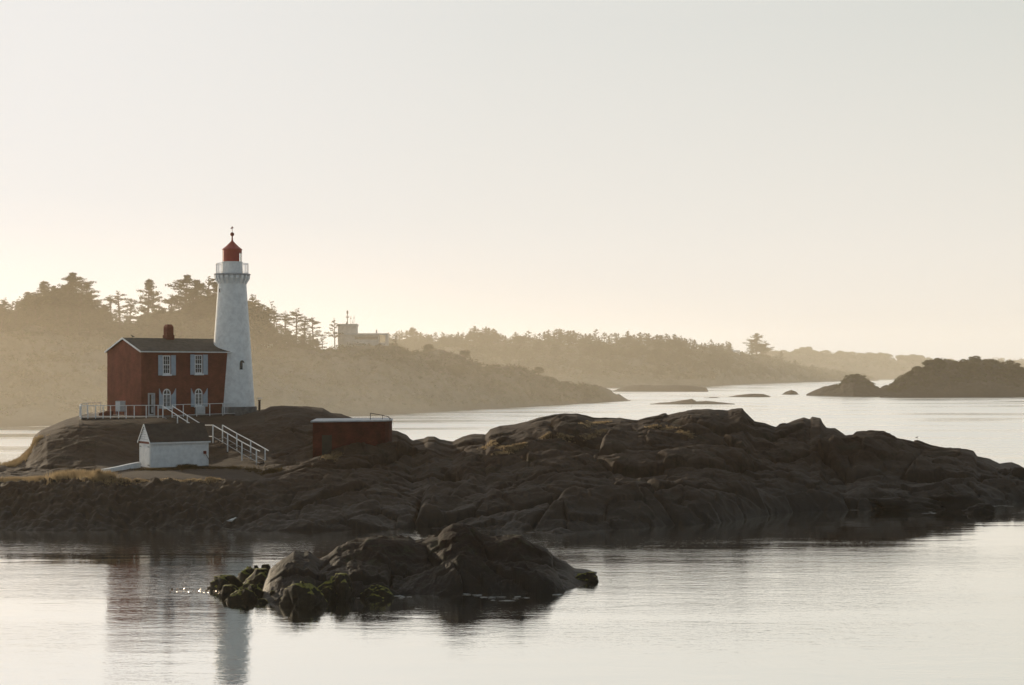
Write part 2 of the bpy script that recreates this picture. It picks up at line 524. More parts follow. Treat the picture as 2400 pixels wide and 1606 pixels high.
SHADE = (0.37, 0.46, 0.55)
SUN_AZ, SUN_EL = -38.0, 12.0            # bearing from the view axis (+y), elevation
sd = Vector((math.sin(math.radians(SUN_AZ)) * math.cos(math.radians(SUN_EL)), math.cos(math.radians(SUN_AZ)) * math.cos(math.radians(SUN_EL)), math.sin(math.radians(SUN_EL))))
sl = bpy.data.lights.new('sun', 'SUN')
sl.energy = 4.3
sl.angle = math.radians(0.5)
sl.color = (1.0, 0.80, 0.55)
so = bpy.data.objects.new('sun', sl)
so.rotation_euler = sd.to_track_quat('Z', 'Y').to_euler()
so.location = (0, 0, 60)
COL.objects.link(so)

w = bpy.data.worlds.new('World')
scene.world = w
w.use_nodes = True
nt = w.node_tree
nt.nodes.clear()
sky = nt.nodes.new('ShaderNodeTexSky')
sky.sky_type = 'NISHITA'
sky.sun_disc = False
sky.sun_elevation = math.radians(SUN_EL)
sky.sun_rotation = math.radians(SUN_AZ)
sky.air_density = 1.2
sky.dust_density = 3.0
sky.ozone_density = 1.0
L = nt.links.new
tc = nt.nodes.new('ShaderNodeTexCoord')
nrm = N(nt, 'ShaderNodeVectorMath', _operation='NORMALIZE'); L(tc.outputs['Generated'], nrm.inputs[0])
sepd = nt.nodes.new('ShaderNodeSeparateXYZ'); L(nrm.outputs[0], sepd.inputs[0])
dot = N(nt, 'ShaderNodeVectorMath', _operation='DOT_PRODUCT'); L(nrm.outputs[0], dot.inputs[0]); dot.inputs[1].default_value = tuple(sd)


def wramp(fac, stops, lo, hi):
    mr = nt.nodes.new('ShaderNodeMapRange'); mr.inputs['From Min'].default_value = lo; mr.inputs['From Max'].default_value = hi
    L(fac, mr.inputs[0])
    return ramp(nt, mr.outputs[0], [((p - lo) / (hi - lo), c_) for p, c_ in stops])


elev = wramp(sepd.outputs['Z'], [(0.0, (.83, .775, .68)), (0.07, (.815, .775, .70)), (0.21, (.66, .67, .62)), (0.5, (.64, .64, .61)), (1.0, (.40, .44, .48))], 0.0, 1.0)
glow = wramp(dot.outputs['Value'], [(0.52, (0, 0, 0)), (0.80, (.45, .45, .45)), (0.93, (.9, .9, .9)), (1.0, (1, 1, 1))], 0.5, 1.0)
m1 = N(nt, 'ShaderNodeMix', _data_type='RGBA'); L(glow, m1.inputs[0]); L(elev, m1.inputs[6]); m1.inputs[7].default_value = (.82, .81, .80, 1)
shade = wramp(dot.outputs['Value'], [(-1.0, SHADE), (-0.2, SHADE), (0.5, (1, 1, 1)), (1.0, (1, 1, 1))], -1.0, 1.0)
m2 = N(nt, 'ShaderNodeMix', _data_type='RGBA', _blend_type='MULTIPLY'); m2.inputs[0].default_value = 1.0; L(m1.outputs[2], m2.inputs[6]); L(shade, m2.inputs[7])
# physical sky, flattened by a bright veil of haze
gm = N(nt, 'ShaderNodeGamma', Gamma=0.3); L(sky.outputs[0], gm.inputs[0])
m3 = N(nt, 'ShaderNodeMix', _data_type='RGBA'); m3.inputs[0].default_value = 0.02; L(m2.outputs[2], m3.inputs[6]); L(gm.outputs[0], m3.inputs[7])
tint = N(nt, 'ShaderNodeMix', _data_type='RGBA', _blend_type='MULTIPLY'); tint.inputs[0].default_value = 1.0
L(m3.outputs[2], tint.inputs[6]); tint.inputs[7].default_value = (10, 10, 10, 1)
bg = nt.nodes.new('ShaderNodeBackground'); bg.inputs['Strength'].default_value = 0.10
L(tint.outputs[2], bg.inputs[0])
wo = nt.nodes.new('ShaderNodeOutputWorld'); L(bg.outputs[0], wo.inputs[0])

scene.view_settings.view_transform = 'Standard'
scene.view_settings.look = 'None'
scene.view_settings.exposure = 0
scene.view_settings.gamma = 1
scene.cycles.use_denoising = True
scene.cycles.max_bounces = 6
scene.cycles.volume_bounces = 1
scene.cycles.transparent_max_bounces = 24

# ---------------------------------------------------------------- water
wm = MB()
wm.add([(-9000, -300, 0), (9000, -300, 0), (9000, 15000, 0), (-9000, 15000, 0)], [(0, 1, 2, 3)])
wo_ = wm.build('sea', M['water'])
tag(wo_, 'calm pale sea mirroring the bright morning sky', 'sea', kind='structure')


# ---------------------------------------------------------------- terrain
def interp_cols(px, stations):
    """stations: {px: [values]} -> list of arrays, each level interpolated over px"""
    ks = sorted(stations)
    arr = np.array([stations[k] for k in ks], float)
    return [np.interp(px, ks, arr[:, j]) for j in range(arr.shape[1])]


def profile(d, ds, zs):
    """smooth monotone height profile through (ds[j], zs[j]), each array of d's shape"""
    n = len(ds)
    sl_ = [(zs[j + 1] - zs[j]) / np.maximum(ds[j + 1] - ds[j], 0.05) for j in range(n - 1)]
    tg = [sl_[0]]
    for j in range(1, n - 1):
        a, b = sl_[j - 1], sl_[j]
        tg.append(np.where(a * b > 0, 2 * a * b / np.where(np.abs(a + b) < 1e-9, 1, a + b), 0.0))
    tg.append(sl_[-1])
    out = np.where(d < ds[0], zs[0], zs[-1])
    for j in range(n - 1):
        h = np.maximum(ds[j + 1] - ds[j], 0.05)
        t = np.clip((d - ds[j]) / h, 0, 1)
        v = ((2 * t ** 3 - 3 * t ** 2 + 1) * zs[j] + (t ** 3 - 2 * t ** 2 + t) * h * tg[j]
             + (-2 * t ** 3 + 3 * t ** 2) * zs[j + 1] + (t ** 3 - t ** 2) * h * tg[j + 1])
        out = np.where((d >= ds[j]) & (d <= ds[j + 1]), v, out)
    return out


# main island: skyline of the rocks (bearing px, row) and their distance
SKY1 = [(-500, 1092), (0, 1092), (22, 1090), (45, 1080), (60, 1066), (72, 1055), (80, 1030), (95, 1018), (120, 1008), (150, 995), (184, 985), (260, 982), (560, 975), (600, 966), (622, 962),
        (635, 955), (660, 953), (717, 957), (757, 963), (775, 974), (800, 979), (830, 990), (880, 1000), (918, 1015), (930, 1016), (952, 1027), (966, 1038), (980, 1036), (993, 1035), (1003, 1030), (1018, 1030), (1031, 1037),
        (1062, 1042), (1087, 1029), (1105, 1024), (1130, 1024), (1138, 1026), (1149, 1013), (1170, 1006), (1198, 1003), (1219, 999), (1247, 992), (1262, 986), (1283, 983), (1303, 979), (1326, 976), (1352, 975),
        (1370, 980), (1390, 986), (1421, 987), (1454, 987), (1472, 991), (1495, 993), (1513, 986), (1536, 981), (1573, 974), (1611, 964), (1661, 961), (1707, 963), (1716, 959), (1740, 958), (1746, 967), (1769, 990),
        (1792, 995), (1819, 1006), (1827, 999), (1857, 989), (1884, 981), (1898, 987), (1903, 981), (1923, 983), (1928, 995), (1936, 1006), (1957, 1009), (1982, 1028), (1999, 1027), (2007, 1019), (2038, 1014), (2072, 1014),
        (2099, 1029), (2149, 1040), (2182, 1052), (2243, 1059), (2282, 1067), (2290, 1080), (2320, 1087), (2343, 1099), (2371, 1096), (2387, 1102), (2400, 1110), (2450, 1135), (2500, 1172), (2560, 1215), (2700, 1260)]
SHORE1 = [(-500, 108), (0, 109), (700, 108), (1000, 107), (1300, 107), (1500, 109), (1650, 113), (1750, 117), (1850, 122), (2050, 125), (2200, 127), (2400, 131), (2600, 137), (2700, 142)]
RIDGE_D = [(-500, 128), (0, 130), (60, 137), (110, 141), (184, 144), (260, 145), (380, 146), (430, 149), (553, 155), (600, 155), (640, 153), (760, 150), (830, 146), (920, 140), (1000, 138), (1140, 140), (1350, 146), (1500, 144),
           (1720, 148), (1820, 143), (1900, 147), (2000, 144), (2070, 148), (2300, 143), (2400, 141), (2700, 146)]


def island_z(px, d, detail=True):
    x = (px - 1200) / F * d
    ysk = np.interp(px, *zip(*SKY1))
    dR = np.interp(px, *zip(*RIDGE_D))
    zR = CH - (ysk - HY) / F * dR
    dS = np.interp(px, *zip(*SHORE1)) + 0.9 * fbm(x * 0.16, d * 0.0 + 3, 5, 4) * 2
    # right part: convex rock dome between shore and skyline
    t = [0.0, 0.10, 0.30, 0.55, 0.80, 1.0]
    g = [-0.06, 0.22, 0.50, 0.74, 0.91, 1.0]
    right_d = [dS + (dR - dS) * a for a in t]
    right_z = [zR * b for b in g]
    # left part: rubble bank, track, flat yard, then the lighthouse knoll
    st = {
        -500: [115.5, 2.7, 119, 2.8, 123, 2.9, 126, 2.8], 0: [116, 2.75, 119.5, 2.85, 124, 2.9, 127, 2.8], 60: [116, 2.8, 120, 2.9, 126, 3.0, 132, 3.3],
        110: [116, 2.85, 120.5, 2.95, 126, 3.2, 133.5, 4.9], 184: [116, 2.9, 121, 3.0, 127, 3.4, 135, 5.4], 250: [116, 2.9, 121.5, 3.05, 128, 3.35, 136.5, 5.35],
        330: [116, 2.9, 122.5, 3.1, 131, 3.2, 138, 5.1], 500: [116, 2.8, 124, 3.05, 131.5, 3.2, 139, 5.0], 600: [116, 2.65, 123, 3.1, 131, 3.8, 141, 5.8], 690: [115, 2.4, 122, 3.2, 129, 3.9, 141, 6.2],
        760: [114, 2.2, 120, 3.2, 128, 3.85, 139, 5.6], 860: [113, 2.1, 119, 3.3, 127, 4.3, 135, 5.0]}
    lv = interp_cols(px, st)
    left_d = [dS, lv[0], lv[2], lv[4], lv[6], dR]
    left_z = [-0.4 + 0 * d, lv[1], lv[3], lv[5], lv[7], zR]
    m = np.clip((px - 700) / 230, 0, 1)
    m = m * m * (3 - 2 * m)
    ds = [a * (1 - m) + b * m for a, b in zip(left_d, right_d)]
    zs = [a * (1 - m) + b * m for a, b in zip(left_z, right_z)]
    back = np.interp(px, [-500, 0, 60, 180, 560, 640, 760, 900, 1400, 2700], [3, 3, 6, 17, 13, 9, 7, 6, 7, 7])
    ds += [dR + back, dR + back + 11]
    zs += [zR * 0.985, -1.2 + 0 * d]
    z = profile(d, ds, zs)
    if not detail:
        return z
    # relief
    s = np.clip((d - dS) / np.maximum(dR - dS, 1), 0, 1.6)
    near_ridge = np.where(s > 1, 0.22, 1 - 0.80 * np.exp(-((s - 1) / 0.20) ** 2))
    yard = ((px > 225) & (px < 620)).astype(float) * np.exp(-((d - 127) / 7.0) ** 4)          # level yard about the shed
    pad = ((px > 180) & (px < 620)).astype(float) * np.clip((d - 142) / 3, 0, 1)
    track = np.exp(-((d - 120) / 3.2) ** 4) * np.clip((720 - px) / 100, 0, 1)
    calm = np.clip(1 - 0.9 * yard - 0.85 * pad - 0.7 * track, 0.08, 1)
    rocky = np.clip((px - 560) / 200, 0.25, 1)
    wx, wy = x + 1.8 * fbm(x * 0.12, d * 0.12, 3, 3), d + 1.8 * fbm(x * 0.12 + 40, d * 0.12, 4, 3)
    lump = fbm(wx * 0.13, wy * 0.13, 21, 3) * 2.4
    rx_, ry_ = x * 0.94 + d * 0.34, d * 0.94 - x * 0.34            # joints run slantwise through the rock
    h1, e1 = facets(rx_ * 0.10 + 0.25 * fbm(x * .1, d * .1, 8, 2), ry_ * 0.17, 31, 2.6)
    slab = h1 * 0.95 - 0.55 * np.exp(-(e1 / 0.045) ** 2)
    h2, e2 = facets(rx_ * 0.34 + 0.2 * fbm(x * .3, d * .3, 9, 2), ry_ * 0.55, 37, 2.4)
    block = h2 * 0.28 - 0.16 * np.exp(-(e2 / 0.06) ** 2)
    h3, e3 = facets(rx_ * 1.1, ry_ * 1.5, 39, 2.2)
    block = block + h3 * 0.08
    fine = fbm(x * 0.9, d * 0.9, 51, 5, 0.55) * 0.20
    z = z + calm * near_ridge * (rocky * (lump * 0.55 + slab * 0.85 + block) + fine)
    # rubble of the causeway bank: rounded blocks
    bank = np.clip((760 - px) / 220, 0, 1) * np.exp(-((d - 112.5) / 4.2) ** 4)
    r1, r2, rid = worley(x * 0.95 + 0.6 * fbm(x * .5, d * .5, 63, 2), d * 1.7, 61)
    q1, q2, qid = worley(x * 2.0 + 3, d * 3.0, 67)
    z = z + bank * ((0.5 - r1) * 0.60 * (0.3 + 1.2 * rid) + (0.4 - q1) * 0.26)
    lim = -0.5 + 34 * np.clip(s + 0.012, 0, 1)
    return np.minimum(z, np.maximum(lim, -0.6))


pxs = np.linspace(-420, 2640, 1400)
dd = np.concatenate([np.arange(100, 126, 0.17), np.arange(126, 158, 0.2), np.arange(158, 176, 0.5)])
PX, DD = np.meshgrid(pxs, dd)
ZZ = island_z(PX, DD)
isl = grid_object('rocky_island', (PX - 1200) / F * DD, DD, ZZ, M['rock'])
tag(isl, 'dark rocky island and rubble causeway carrying the lighthouse', 'island', kind='structure')


def hit(px, py, d0=104.0, d1=160.0, step=0.1):
    """the nearest point of the island on the sight line of (px, py)"""
    d = np.arange(d0, d1, step)
    z = island_z(np.full(d.shape, float(px)), d)
    ray = CH - (py - HY) / F * d
    k = np.argmax(z >= ray)
    if z[k] < ray[k]:
        return None
    return Vector(((px - 1200) / F * d[k], d[k], z[k]))


def ground(px, d):
    return float(island_z(np.array([float(px)]), np.array([float(d)]))[0])


# foreground islet
SKY2 = [(560, 1420), (600, 1400), (620, 1360), (633, 1338), (663, 1313), (689, 1298), (702, 1300), (712, 1304), (723, 1300), (736, 1306), (749, 1313), (770, 1302), (791, 1282), (821, 1269), (860, 1265), (911, 1267), (962, 1270),
        (973, 1275), (990, 1272), (1009, 1267), (1026, 1261), (1039, 1244), (1060, 1229), (1086, 1226), (1107, 1231), (1129, 1250), (1150, 1259), (1193, 1258), (1222, 1259), (1248, 1276), (1282, 1285), (1304, 1304), (1329, 1321),
        (1346, 1338), (1372, 1342), (1404, 1356), (1440, 1385)]
SH2 = [(560, 75.5), (640, 75), (700, 74.8), (760, 76), (1000, 77.5), (1150, 77.8), (1300, 78.6), (1346, 80.0), (1404, 83.3), (1440, 84)]


def islet_z(px, d):
    x = (px - 1200) / F * d
    ysk = np.interp(px, *zip(*SKY2))
    dR = np.interp(px, [560, 640, 700, 800, 1060, 1220, 1346, 1404, 1440], [78, 79, 80, 82.5, 83.5, 83.5, 83.5, 84.2, 85])
    zR = CH - (ysk - HY) / F * dR
    dS = np.interp(px, *zip(*SH2)) + 0.5 * fbm(x * 0.5, x * 0 + 1, 77, 3)
    t = [0.0, 0.12, 0.35, 0.62, 0.85, 1.0]
    g = [-0.10, 0.17, 0.42, 0.68, 0.9, 1.0]
    ds = [dS + (dR - dS) * a for a in t] + [dR + 2.0, dR + 5.5]
    zs = [zR * b for b in g] + [zR * 0.75, -1.0 + 0 * d]
    z = profile(d, ds, zs)
    s = (d - dS) / np.maximum(dR - dS, 0.5)
    nr = 1 - 0.75 * np.exp(-((s - 1) / 0.2) ** 2)
    nr = nr * np.clip((zR - 0.5) / 1.9, 0.15, 1)
    wx, wy = x + 0.7 * fbm(x * 0.3, d * 0.3, 3, 3), d + 0.7 * fbm(x * 0.3 + 40, d * 0.3, 4, 3)
    h1, e1 = facets(wx * 0.30 + wy * 0.1, wy * 0.36, 131, 2.6)
    h2, e2 = facets(x * 1.0 + d * 0.3, d * 1.1, 133, 2.2)
    z = z + nr * (h1 * 0.62 - 0.25 * np.exp(-(e1 / 0.05) ** 2) + h2 * 0.22 + fbm(wx * 0.4, wy * 0.4, 141, 3) * 0.5)
    z = z + fbm(x * 2.2, d * 2.2, 151, 5, 0.55) * 0.18 * nr + 0.10 * ridged(x * 1.2, d * 0.6, 155, 4) * nr
    z = np.minimum(z, zR * 1.25 + 0.1) - 1.5 * np.clip((620 - px) / 40, 0, 1) - 1.2 * np.clip((px - 1400) / 30, 0, 1)
    lim = -0.5 + 22 * np.clip(s + 0.02, 0, 1)
    return np.minimum(z, np.maximum(lim, -0.6))


pxs2 = np.linspace(560, 1440, 620)
d2 = np.arange(72.5, 90, 0.07)
PX2, DD2 = np.meshgrid(pxs2, d2)
it = grid_object('rock_islet', (PX2 - 1200) / F * DD2, DD2, islet_z(PX2, DD2), M['islet'])
tag(it, 'low dark bare rock islet rising from the water before the lighthouse island', 'islet', kind='structure')


# ---------------------------------------------------------------- boulders
def boulder(name, px, top, hw, base, label, m, seed, group='mossy boulders at the islet end', dshift=0.0, squash=1.0):
    d = CH * F / (base - HY) + dshift
    x0 = (px - 1200) / F * d
    rx = hw / F * d * 1.08
    ht = CH - (top - HY) / F * (d + 0.3 * rx)
    r = random.Random(seed)
    vs, fs = [], []
    n, mrow = 34, 18
    ph = [r.uniform(0, 6.28) for _ in range(8)]
    oz = r.uniform(0, 50)
    z0 = -0.25
    VV, UU = np.meshgrid(np.arange(mrow + 1) / mrow * math.pi / 2, 2 * math.pi * np.arange(n) / n, indexing='ij')
    NN = fbm(np.cos(UU) * np.cos(VV) * 1.7 + oz + np.sin(VV), np.sin(UU) * np.cos(VV) * 1.7 + np.sin(VV) * 1.3 + oz, seed, 5, 0.6)
    hz = (ht - z0)
    for i in range(mrow + 1):
        v = i / mrow * math.pi / 2
        for k in range(n):
            u = 2 * math.pi * k / n
            cx, cy, cz = math.cos(u) * math.cos(v), math.sin(u) * math.cos(v), math.sin(v)
            nn = NN[i, k]
            f = 1 + 0.55 * nn + 0.12 * math.cos(2 * u + ph[0]) * math.cos(v) + 0.08 * math.cos(3 * u + ph[2])
            w_x = cz if cz > 0 else 0
            cv = math.cos(v) ** 0.25 * 1.12
            qx = cx * cv * rx * f
            qy = cy * cv * rx * squash * f
            lean = 0.30 * rx * cz * math.cos(ph[1])
            vs.append((qx + lean, qy, hz * min(1.0, (w_x ** 1.15) * (1 + 0.35 * nn) if w_x < 0.999 else 1.0)))
    for i in range(mrow):
        for k in range(n):
            a, b = i * n + k, i * n + (k + 1) % n
            fs.append((a, b, b + n, a + n))
    fs.append(tuple(mrow * n + k for k in range(n)))
    mb = MB(); mb.add(vs, fs)
    o = mb.build(name, m, None, smooth=True)
    o.location = (x0, d + rx * squash * 0.8, z0)
    tag(o, label, 'boulder', group)
    return o


BL = [
    (527, 1350, 29, 1385, 'rounded mossy boulder at the far outer tip of the islet rocks'),
    (578, 1329, 27, 1368, 'mossy boulder behind the large hump, nearer the tip'),
    (600, 1326, 10, 1360, 'small dark knob of rock peeping over the mossy hump'),
    (623, 1324, 12, 1362, 'small upright dark rock standing beside the small knob'),
    (604, 1337, 46, 1390, 'large smooth mossy hump in the middle of the boulder cluster'),
    (537, 1373, 22, 1401, 'small low mossy boulder under the outermost rounded one'),
    (559, 1379, 30, 1412, 'mossy boulder standing lowest in the water by the tip'),
    (597, 1372, 20, 1402, 'small mossy boulder leaning on the large hump'),
    (636, 1385, 10, 1408, 'narrow upright mossy stone between the two largest boulders'),
    (644, 1347, 17, 1392, 'mossy stone just right of the large hump'),
    (663, 1356, 15, 1398, 'mossy stone wedged below the dark slope of the islet'),
    (680, 1366, 14, 1404, 'small mossy stone touching the biggest triangular boulder'),
    (710, 1363, 48, 1424, 'biggest triangular mossy boulder with bright green crest'),
    (761, 1375, 20, 1410, 'low mossy shoulder right of the biggest boulder'),
    (787, 1346, 32, 1406, 'broad mossy boulder with two green crests against the islet'),
    (879, 1374, 29, 1405, 'lone mossy boulder halfway along the islet front'),
    (614, 1404, 12, 1414, 'flat mossy stone barely above the water'),
]
for i, (a, b, c, e, lab) in enumerate(BL):
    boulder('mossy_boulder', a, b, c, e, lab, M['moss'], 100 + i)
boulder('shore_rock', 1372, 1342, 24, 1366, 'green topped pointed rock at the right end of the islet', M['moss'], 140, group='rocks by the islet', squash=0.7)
for i, (a, b, c, e, lab) in enumerate([
        (2262, 1087, 90, 1178, 'big rounded rock shoulder below the last step of the skyline'),
        (2366, 1096, 58, 1172, 'big rounded rock cut by the right edge of the picture'),
        (2190, 1128, 60, 1186, 'rounded rock tucked left of the big shoulder')]):
    boulder('point_rock', a, b, c, e, lab, M['rock'], 180 + i, group='rounded rocks at the island point', dshift=4, squash=0.8)
# low rocks along the right shore of the island
for i, (a, b, c, e, lab) in enumerate([
        (2130, 1162, 78, 1196, 'long low dark rock off the island end, widest one'),
        (2250, 1150, 60, 1192, 'dark humped rock between the long low rock and the point'),
        (2300, 1182, 34, 1204, 'small wet rock nearest the water at the island point'),
        (2060, 1168, 40, 1194, 'small low rock beside the long low rock')]):
    boulder('shore_rock', a, b, c, e, lab, M['islet'], 160 + i, group='low rocks along the island point', squash=0.6)


# ---------------------------------------------------------------- far land
def land(name, sky_pts, shore_pts, run, back, m, label, cat, seed, bump=1.0, bscale=0.08, cols=700, rows=150, g=(-0.05, 0.18, 0.45, 0.72, 0.92, 1.0)):
    lo, hi = sky_pts[0][0], sky_pts[-1][0]
    px = np.linspace(lo, hi, cols)
    dS1 = np.interp(px, *zip(*shore_pts))
    run1 = np.interp(px, *zip(*run)) if isinstance(run, list) else np.full(px.shape, float(run))
    tt = np.linspace(-0.05, 1.0 + back, rows)
    T, PXg = np.meshgrid(tt, px, indexing='ij')
    dS = np.broadcast_to(dS1, T.shape); R = np.broadcast_to(run1, T.shape)
    D_ = dS + R * T
    ysk = np.interp(PXg, *zip(*sky_pts))
    dR = dS + R
    zR = np.maximum(CH - (ysk - HY) / F * dR, 0.05)
    t = [0.0, 0.10, 0.30, 0.55, 0.8, 1.0, 1.0 + back * 0.5, 1.0 + back]
    zs = [zR * a for a in g] + [zR * 0.85, -2 + 0 * zR]
    Z = profile(T, [np.full(T.shape, a) for a in t], zs)
    X = (PXg - 1200) / F * D_
    nr = 1 - 0.6 * np.exp(-((T - 1) / 0.12) ** 2)
    edge = np.clip(zR / 4.0, 0.05, 1) * np.clip(T * 6, 0, 1)
    w1, w2, wid = worley(X * bscale, D_ * bscale * 0.8, seed + 5)
    Z = Z + edge * nr * bump * (fbm(X * bscale, D_ * bscale, seed, 5, 0.55) * 1.8 + (0.5 - w1) * 1.2 * wid)
    o = grid_object(name, X, D_, Z, m)
    tag(o, label, cat, kind='structure')

    def zfun(p, f=1.0):
        """ground point at bearing p, fraction f of the way from shore to skyline"""
        k = int(np.clip(np.searchsorted(px, p), 1, cols - 1))
        r = int(np.argmin(np.abs(tt - f)))
        return Vector((X[r, k], D_[r, k], Z[r, k]))
    return zfun


c = 1.0243
hill = land('hillside', [(-500, 770), (0, 768), (256, 785), (512, 800), (620, 812), (700, 816), (760, 818), (800, 816), (910, 816), (960, 830), (1040, 833), (1075, 842), (1127, 858), (1178, 870), (1230, 875), (1258, 879), (1280, 886), (1305, 897),
                         (1322, 905), (1350, 911), (1414, 918), (1450, 927), (1478, 941)],
            [(-500, 290), (0, 301), (500, 330), (922, 382), (1100, 425), (1230, 458), (1330, 490), (1400, 520), (1478, 548)],
            [(-500, 90), (600, 75), (900, 60), (1200, 40), (1350, 22), (1478, 8)], 0.9, M['hill'],
            'hazy scrub covered headland sloping down behind the lighthouse', 'headland', 210, bump=2.2, bscale=0.10, cols=800)
pen = land('far_hillside', [(860, 812), (940, 810), (1000, 812), (1117, 800), (1200, 812), (1300, 806), (1400, 808), (1500, 812), (1600, 818), (1660, 824), (1720, 830), (1790, 838), (1830, 848), (1880, 862), (1930, 872), (1975, 880), (2020, 884), (2060, 888)],
           [(860, 800), (1300, 900), (1640, 950), (1760, 1150), (1880, 1300), (2060, 1500)], [(860, 200), (1700, 160), (2060, 60)], 0.6, M['hill'],
           'wooded far peninsula fading into haze across the bay', 'peninsula', 230, bump=3.2, bscale=0.05, cols=600)
far = land('distant_shore', [(1700, 846), (1770, 834), (1850, 828), (1910, 826), (1935, 832), (1960, 834), (2040, 840), (2080, 840), (2097, 852), (2105, 842), (2130, 839), (2170, 842), (2210, 854), (2300, 850), (2500, 846)],
           [(1700, 1620), (2500, 1700)], 150, 0.6, M['hill'], 'low distant tree covered shore on the horizon', 'shore', 250, bump=3.5, bscale=0.04, cols=500)
shr = land('shrubby_island', [(2062, 912), (2080, 908), (2100, 893), (2120, 880), (2150, 867), (2180, 853), (2187, 846), (2205, 842), (2240, 848), (2262, 850), (2280, 843), (2300, 845), (2312, 850), (2325, 847), (2345, 852), (2352, 856), (2375, 860), (2400, 866), (2600, 872)],
           [(2062, 617), (2400, 620), (2600, 640)], [(2062, 10), (2120, 26), (2250, 40), (2600, 50)], 0.8, M['farrock'], 'dark brush covered island at the right edge of the bay', 'island', 270, bump=1.1, bscale=0.16, cols=500)
knb = land('rocky_knoll', [(1890, 924), (1905, 917), (1922, 911), (1932, 907), (1950, 904), (1968, 900), (1978, 889), (1994, 884), (2020, 883), (2038, 893), (2052, 904), (2062, 911), (2078, 903), (2096, 912), (2110, 922)],
           [(1890, 655), (2000, 635), (2110, 640)], [(1890, 6), (2000, 24), (2110, 8)], 0.8, M['farrock'], 'small knoll of rock and brush beside the brush covered island', 'islet', 290, bump=0.7, bscale=0.2, cols=300)


def skerry(pts, dS, wid, label, seed):
    land('skerry', pts, [(pts[0][0], dS), (pts[-1][0], dS)], wid, 0.8, M['skerry'], label, 'skerry', seed, bump=0.35, bscale=0.4, cols=160, rows=40)


skerry([(1436, 917), (1450, 911), (1470, 905), (1500, 902), (1530, 904), (1580, 903), (1620, 904), (1656, 909), (1660, 916)], 770, 12, 'long low skerry close under the far wooded peninsula', 301)
skerry([(1524, 948), (1545, 944), (1570, 943), (1600, 938), (1622, 935), (1632, 941), (1655, 940), (1690, 943), (1722, 947)], 495, 7, 'nearest low skerry just above the island skyline', 303)
skerry([(1650, 935), (1665, 931), (1680, 931), (1688, 934)], 605, 4, 'tiny flat skerry between two longer ones', 305)
skerry([(1708, 930), (1730, 926), (1760, 923), (1790, 924), (1806, 929)], 626, 5, 'flat narrow skerry before the lone pair of trees', 307)
skerry([(1832, 925), (1842, 918), (1855, 914), (1866, 918), (1872, 925)], 686, 7, 'small domed rock alone in the bay near the rocky knoll', 309)


# ---------------------------------------------------------------- trees
def leaf_cluster(V, Fc, c, r, n, size, flat=0.45, rr=random, thin=1.0):
    for _ in range(n):
        a, b = rr.uniform(0, 6.283), rr.uniform(-1, 1)
        q = r * rr.random() ** 0.45
        p = Vector((c[0] + q * math.cos(a) * math.sqrt(1 - b * b), c[1] + q * math.sin(a) * math.sqrt(1 - b * b), c[2] + q * b * flat))
        d1 = Vector((rr.gauss(0, 1), rr.gauss(0, 1), rr.gauss(0, 0.55))).normalized() * size * rr.uniform(0.6, 1.3)
        d2 = Vector((rr.gauss(0, 1), rr.gauss(0, 1), rr.gauss(0, 0.9))).normalized() * size * thin * rr.uniform(0.35, 0.7)
        k = len(V)
        V += [tuple(p - d1 * 0.5), tuple(p + d2 * 0.5), tuple(p + d1 * 0.5), tuple(p - d2 * 0.5)]
        Fc.append((k, k + 1, k + 2, k + 3))


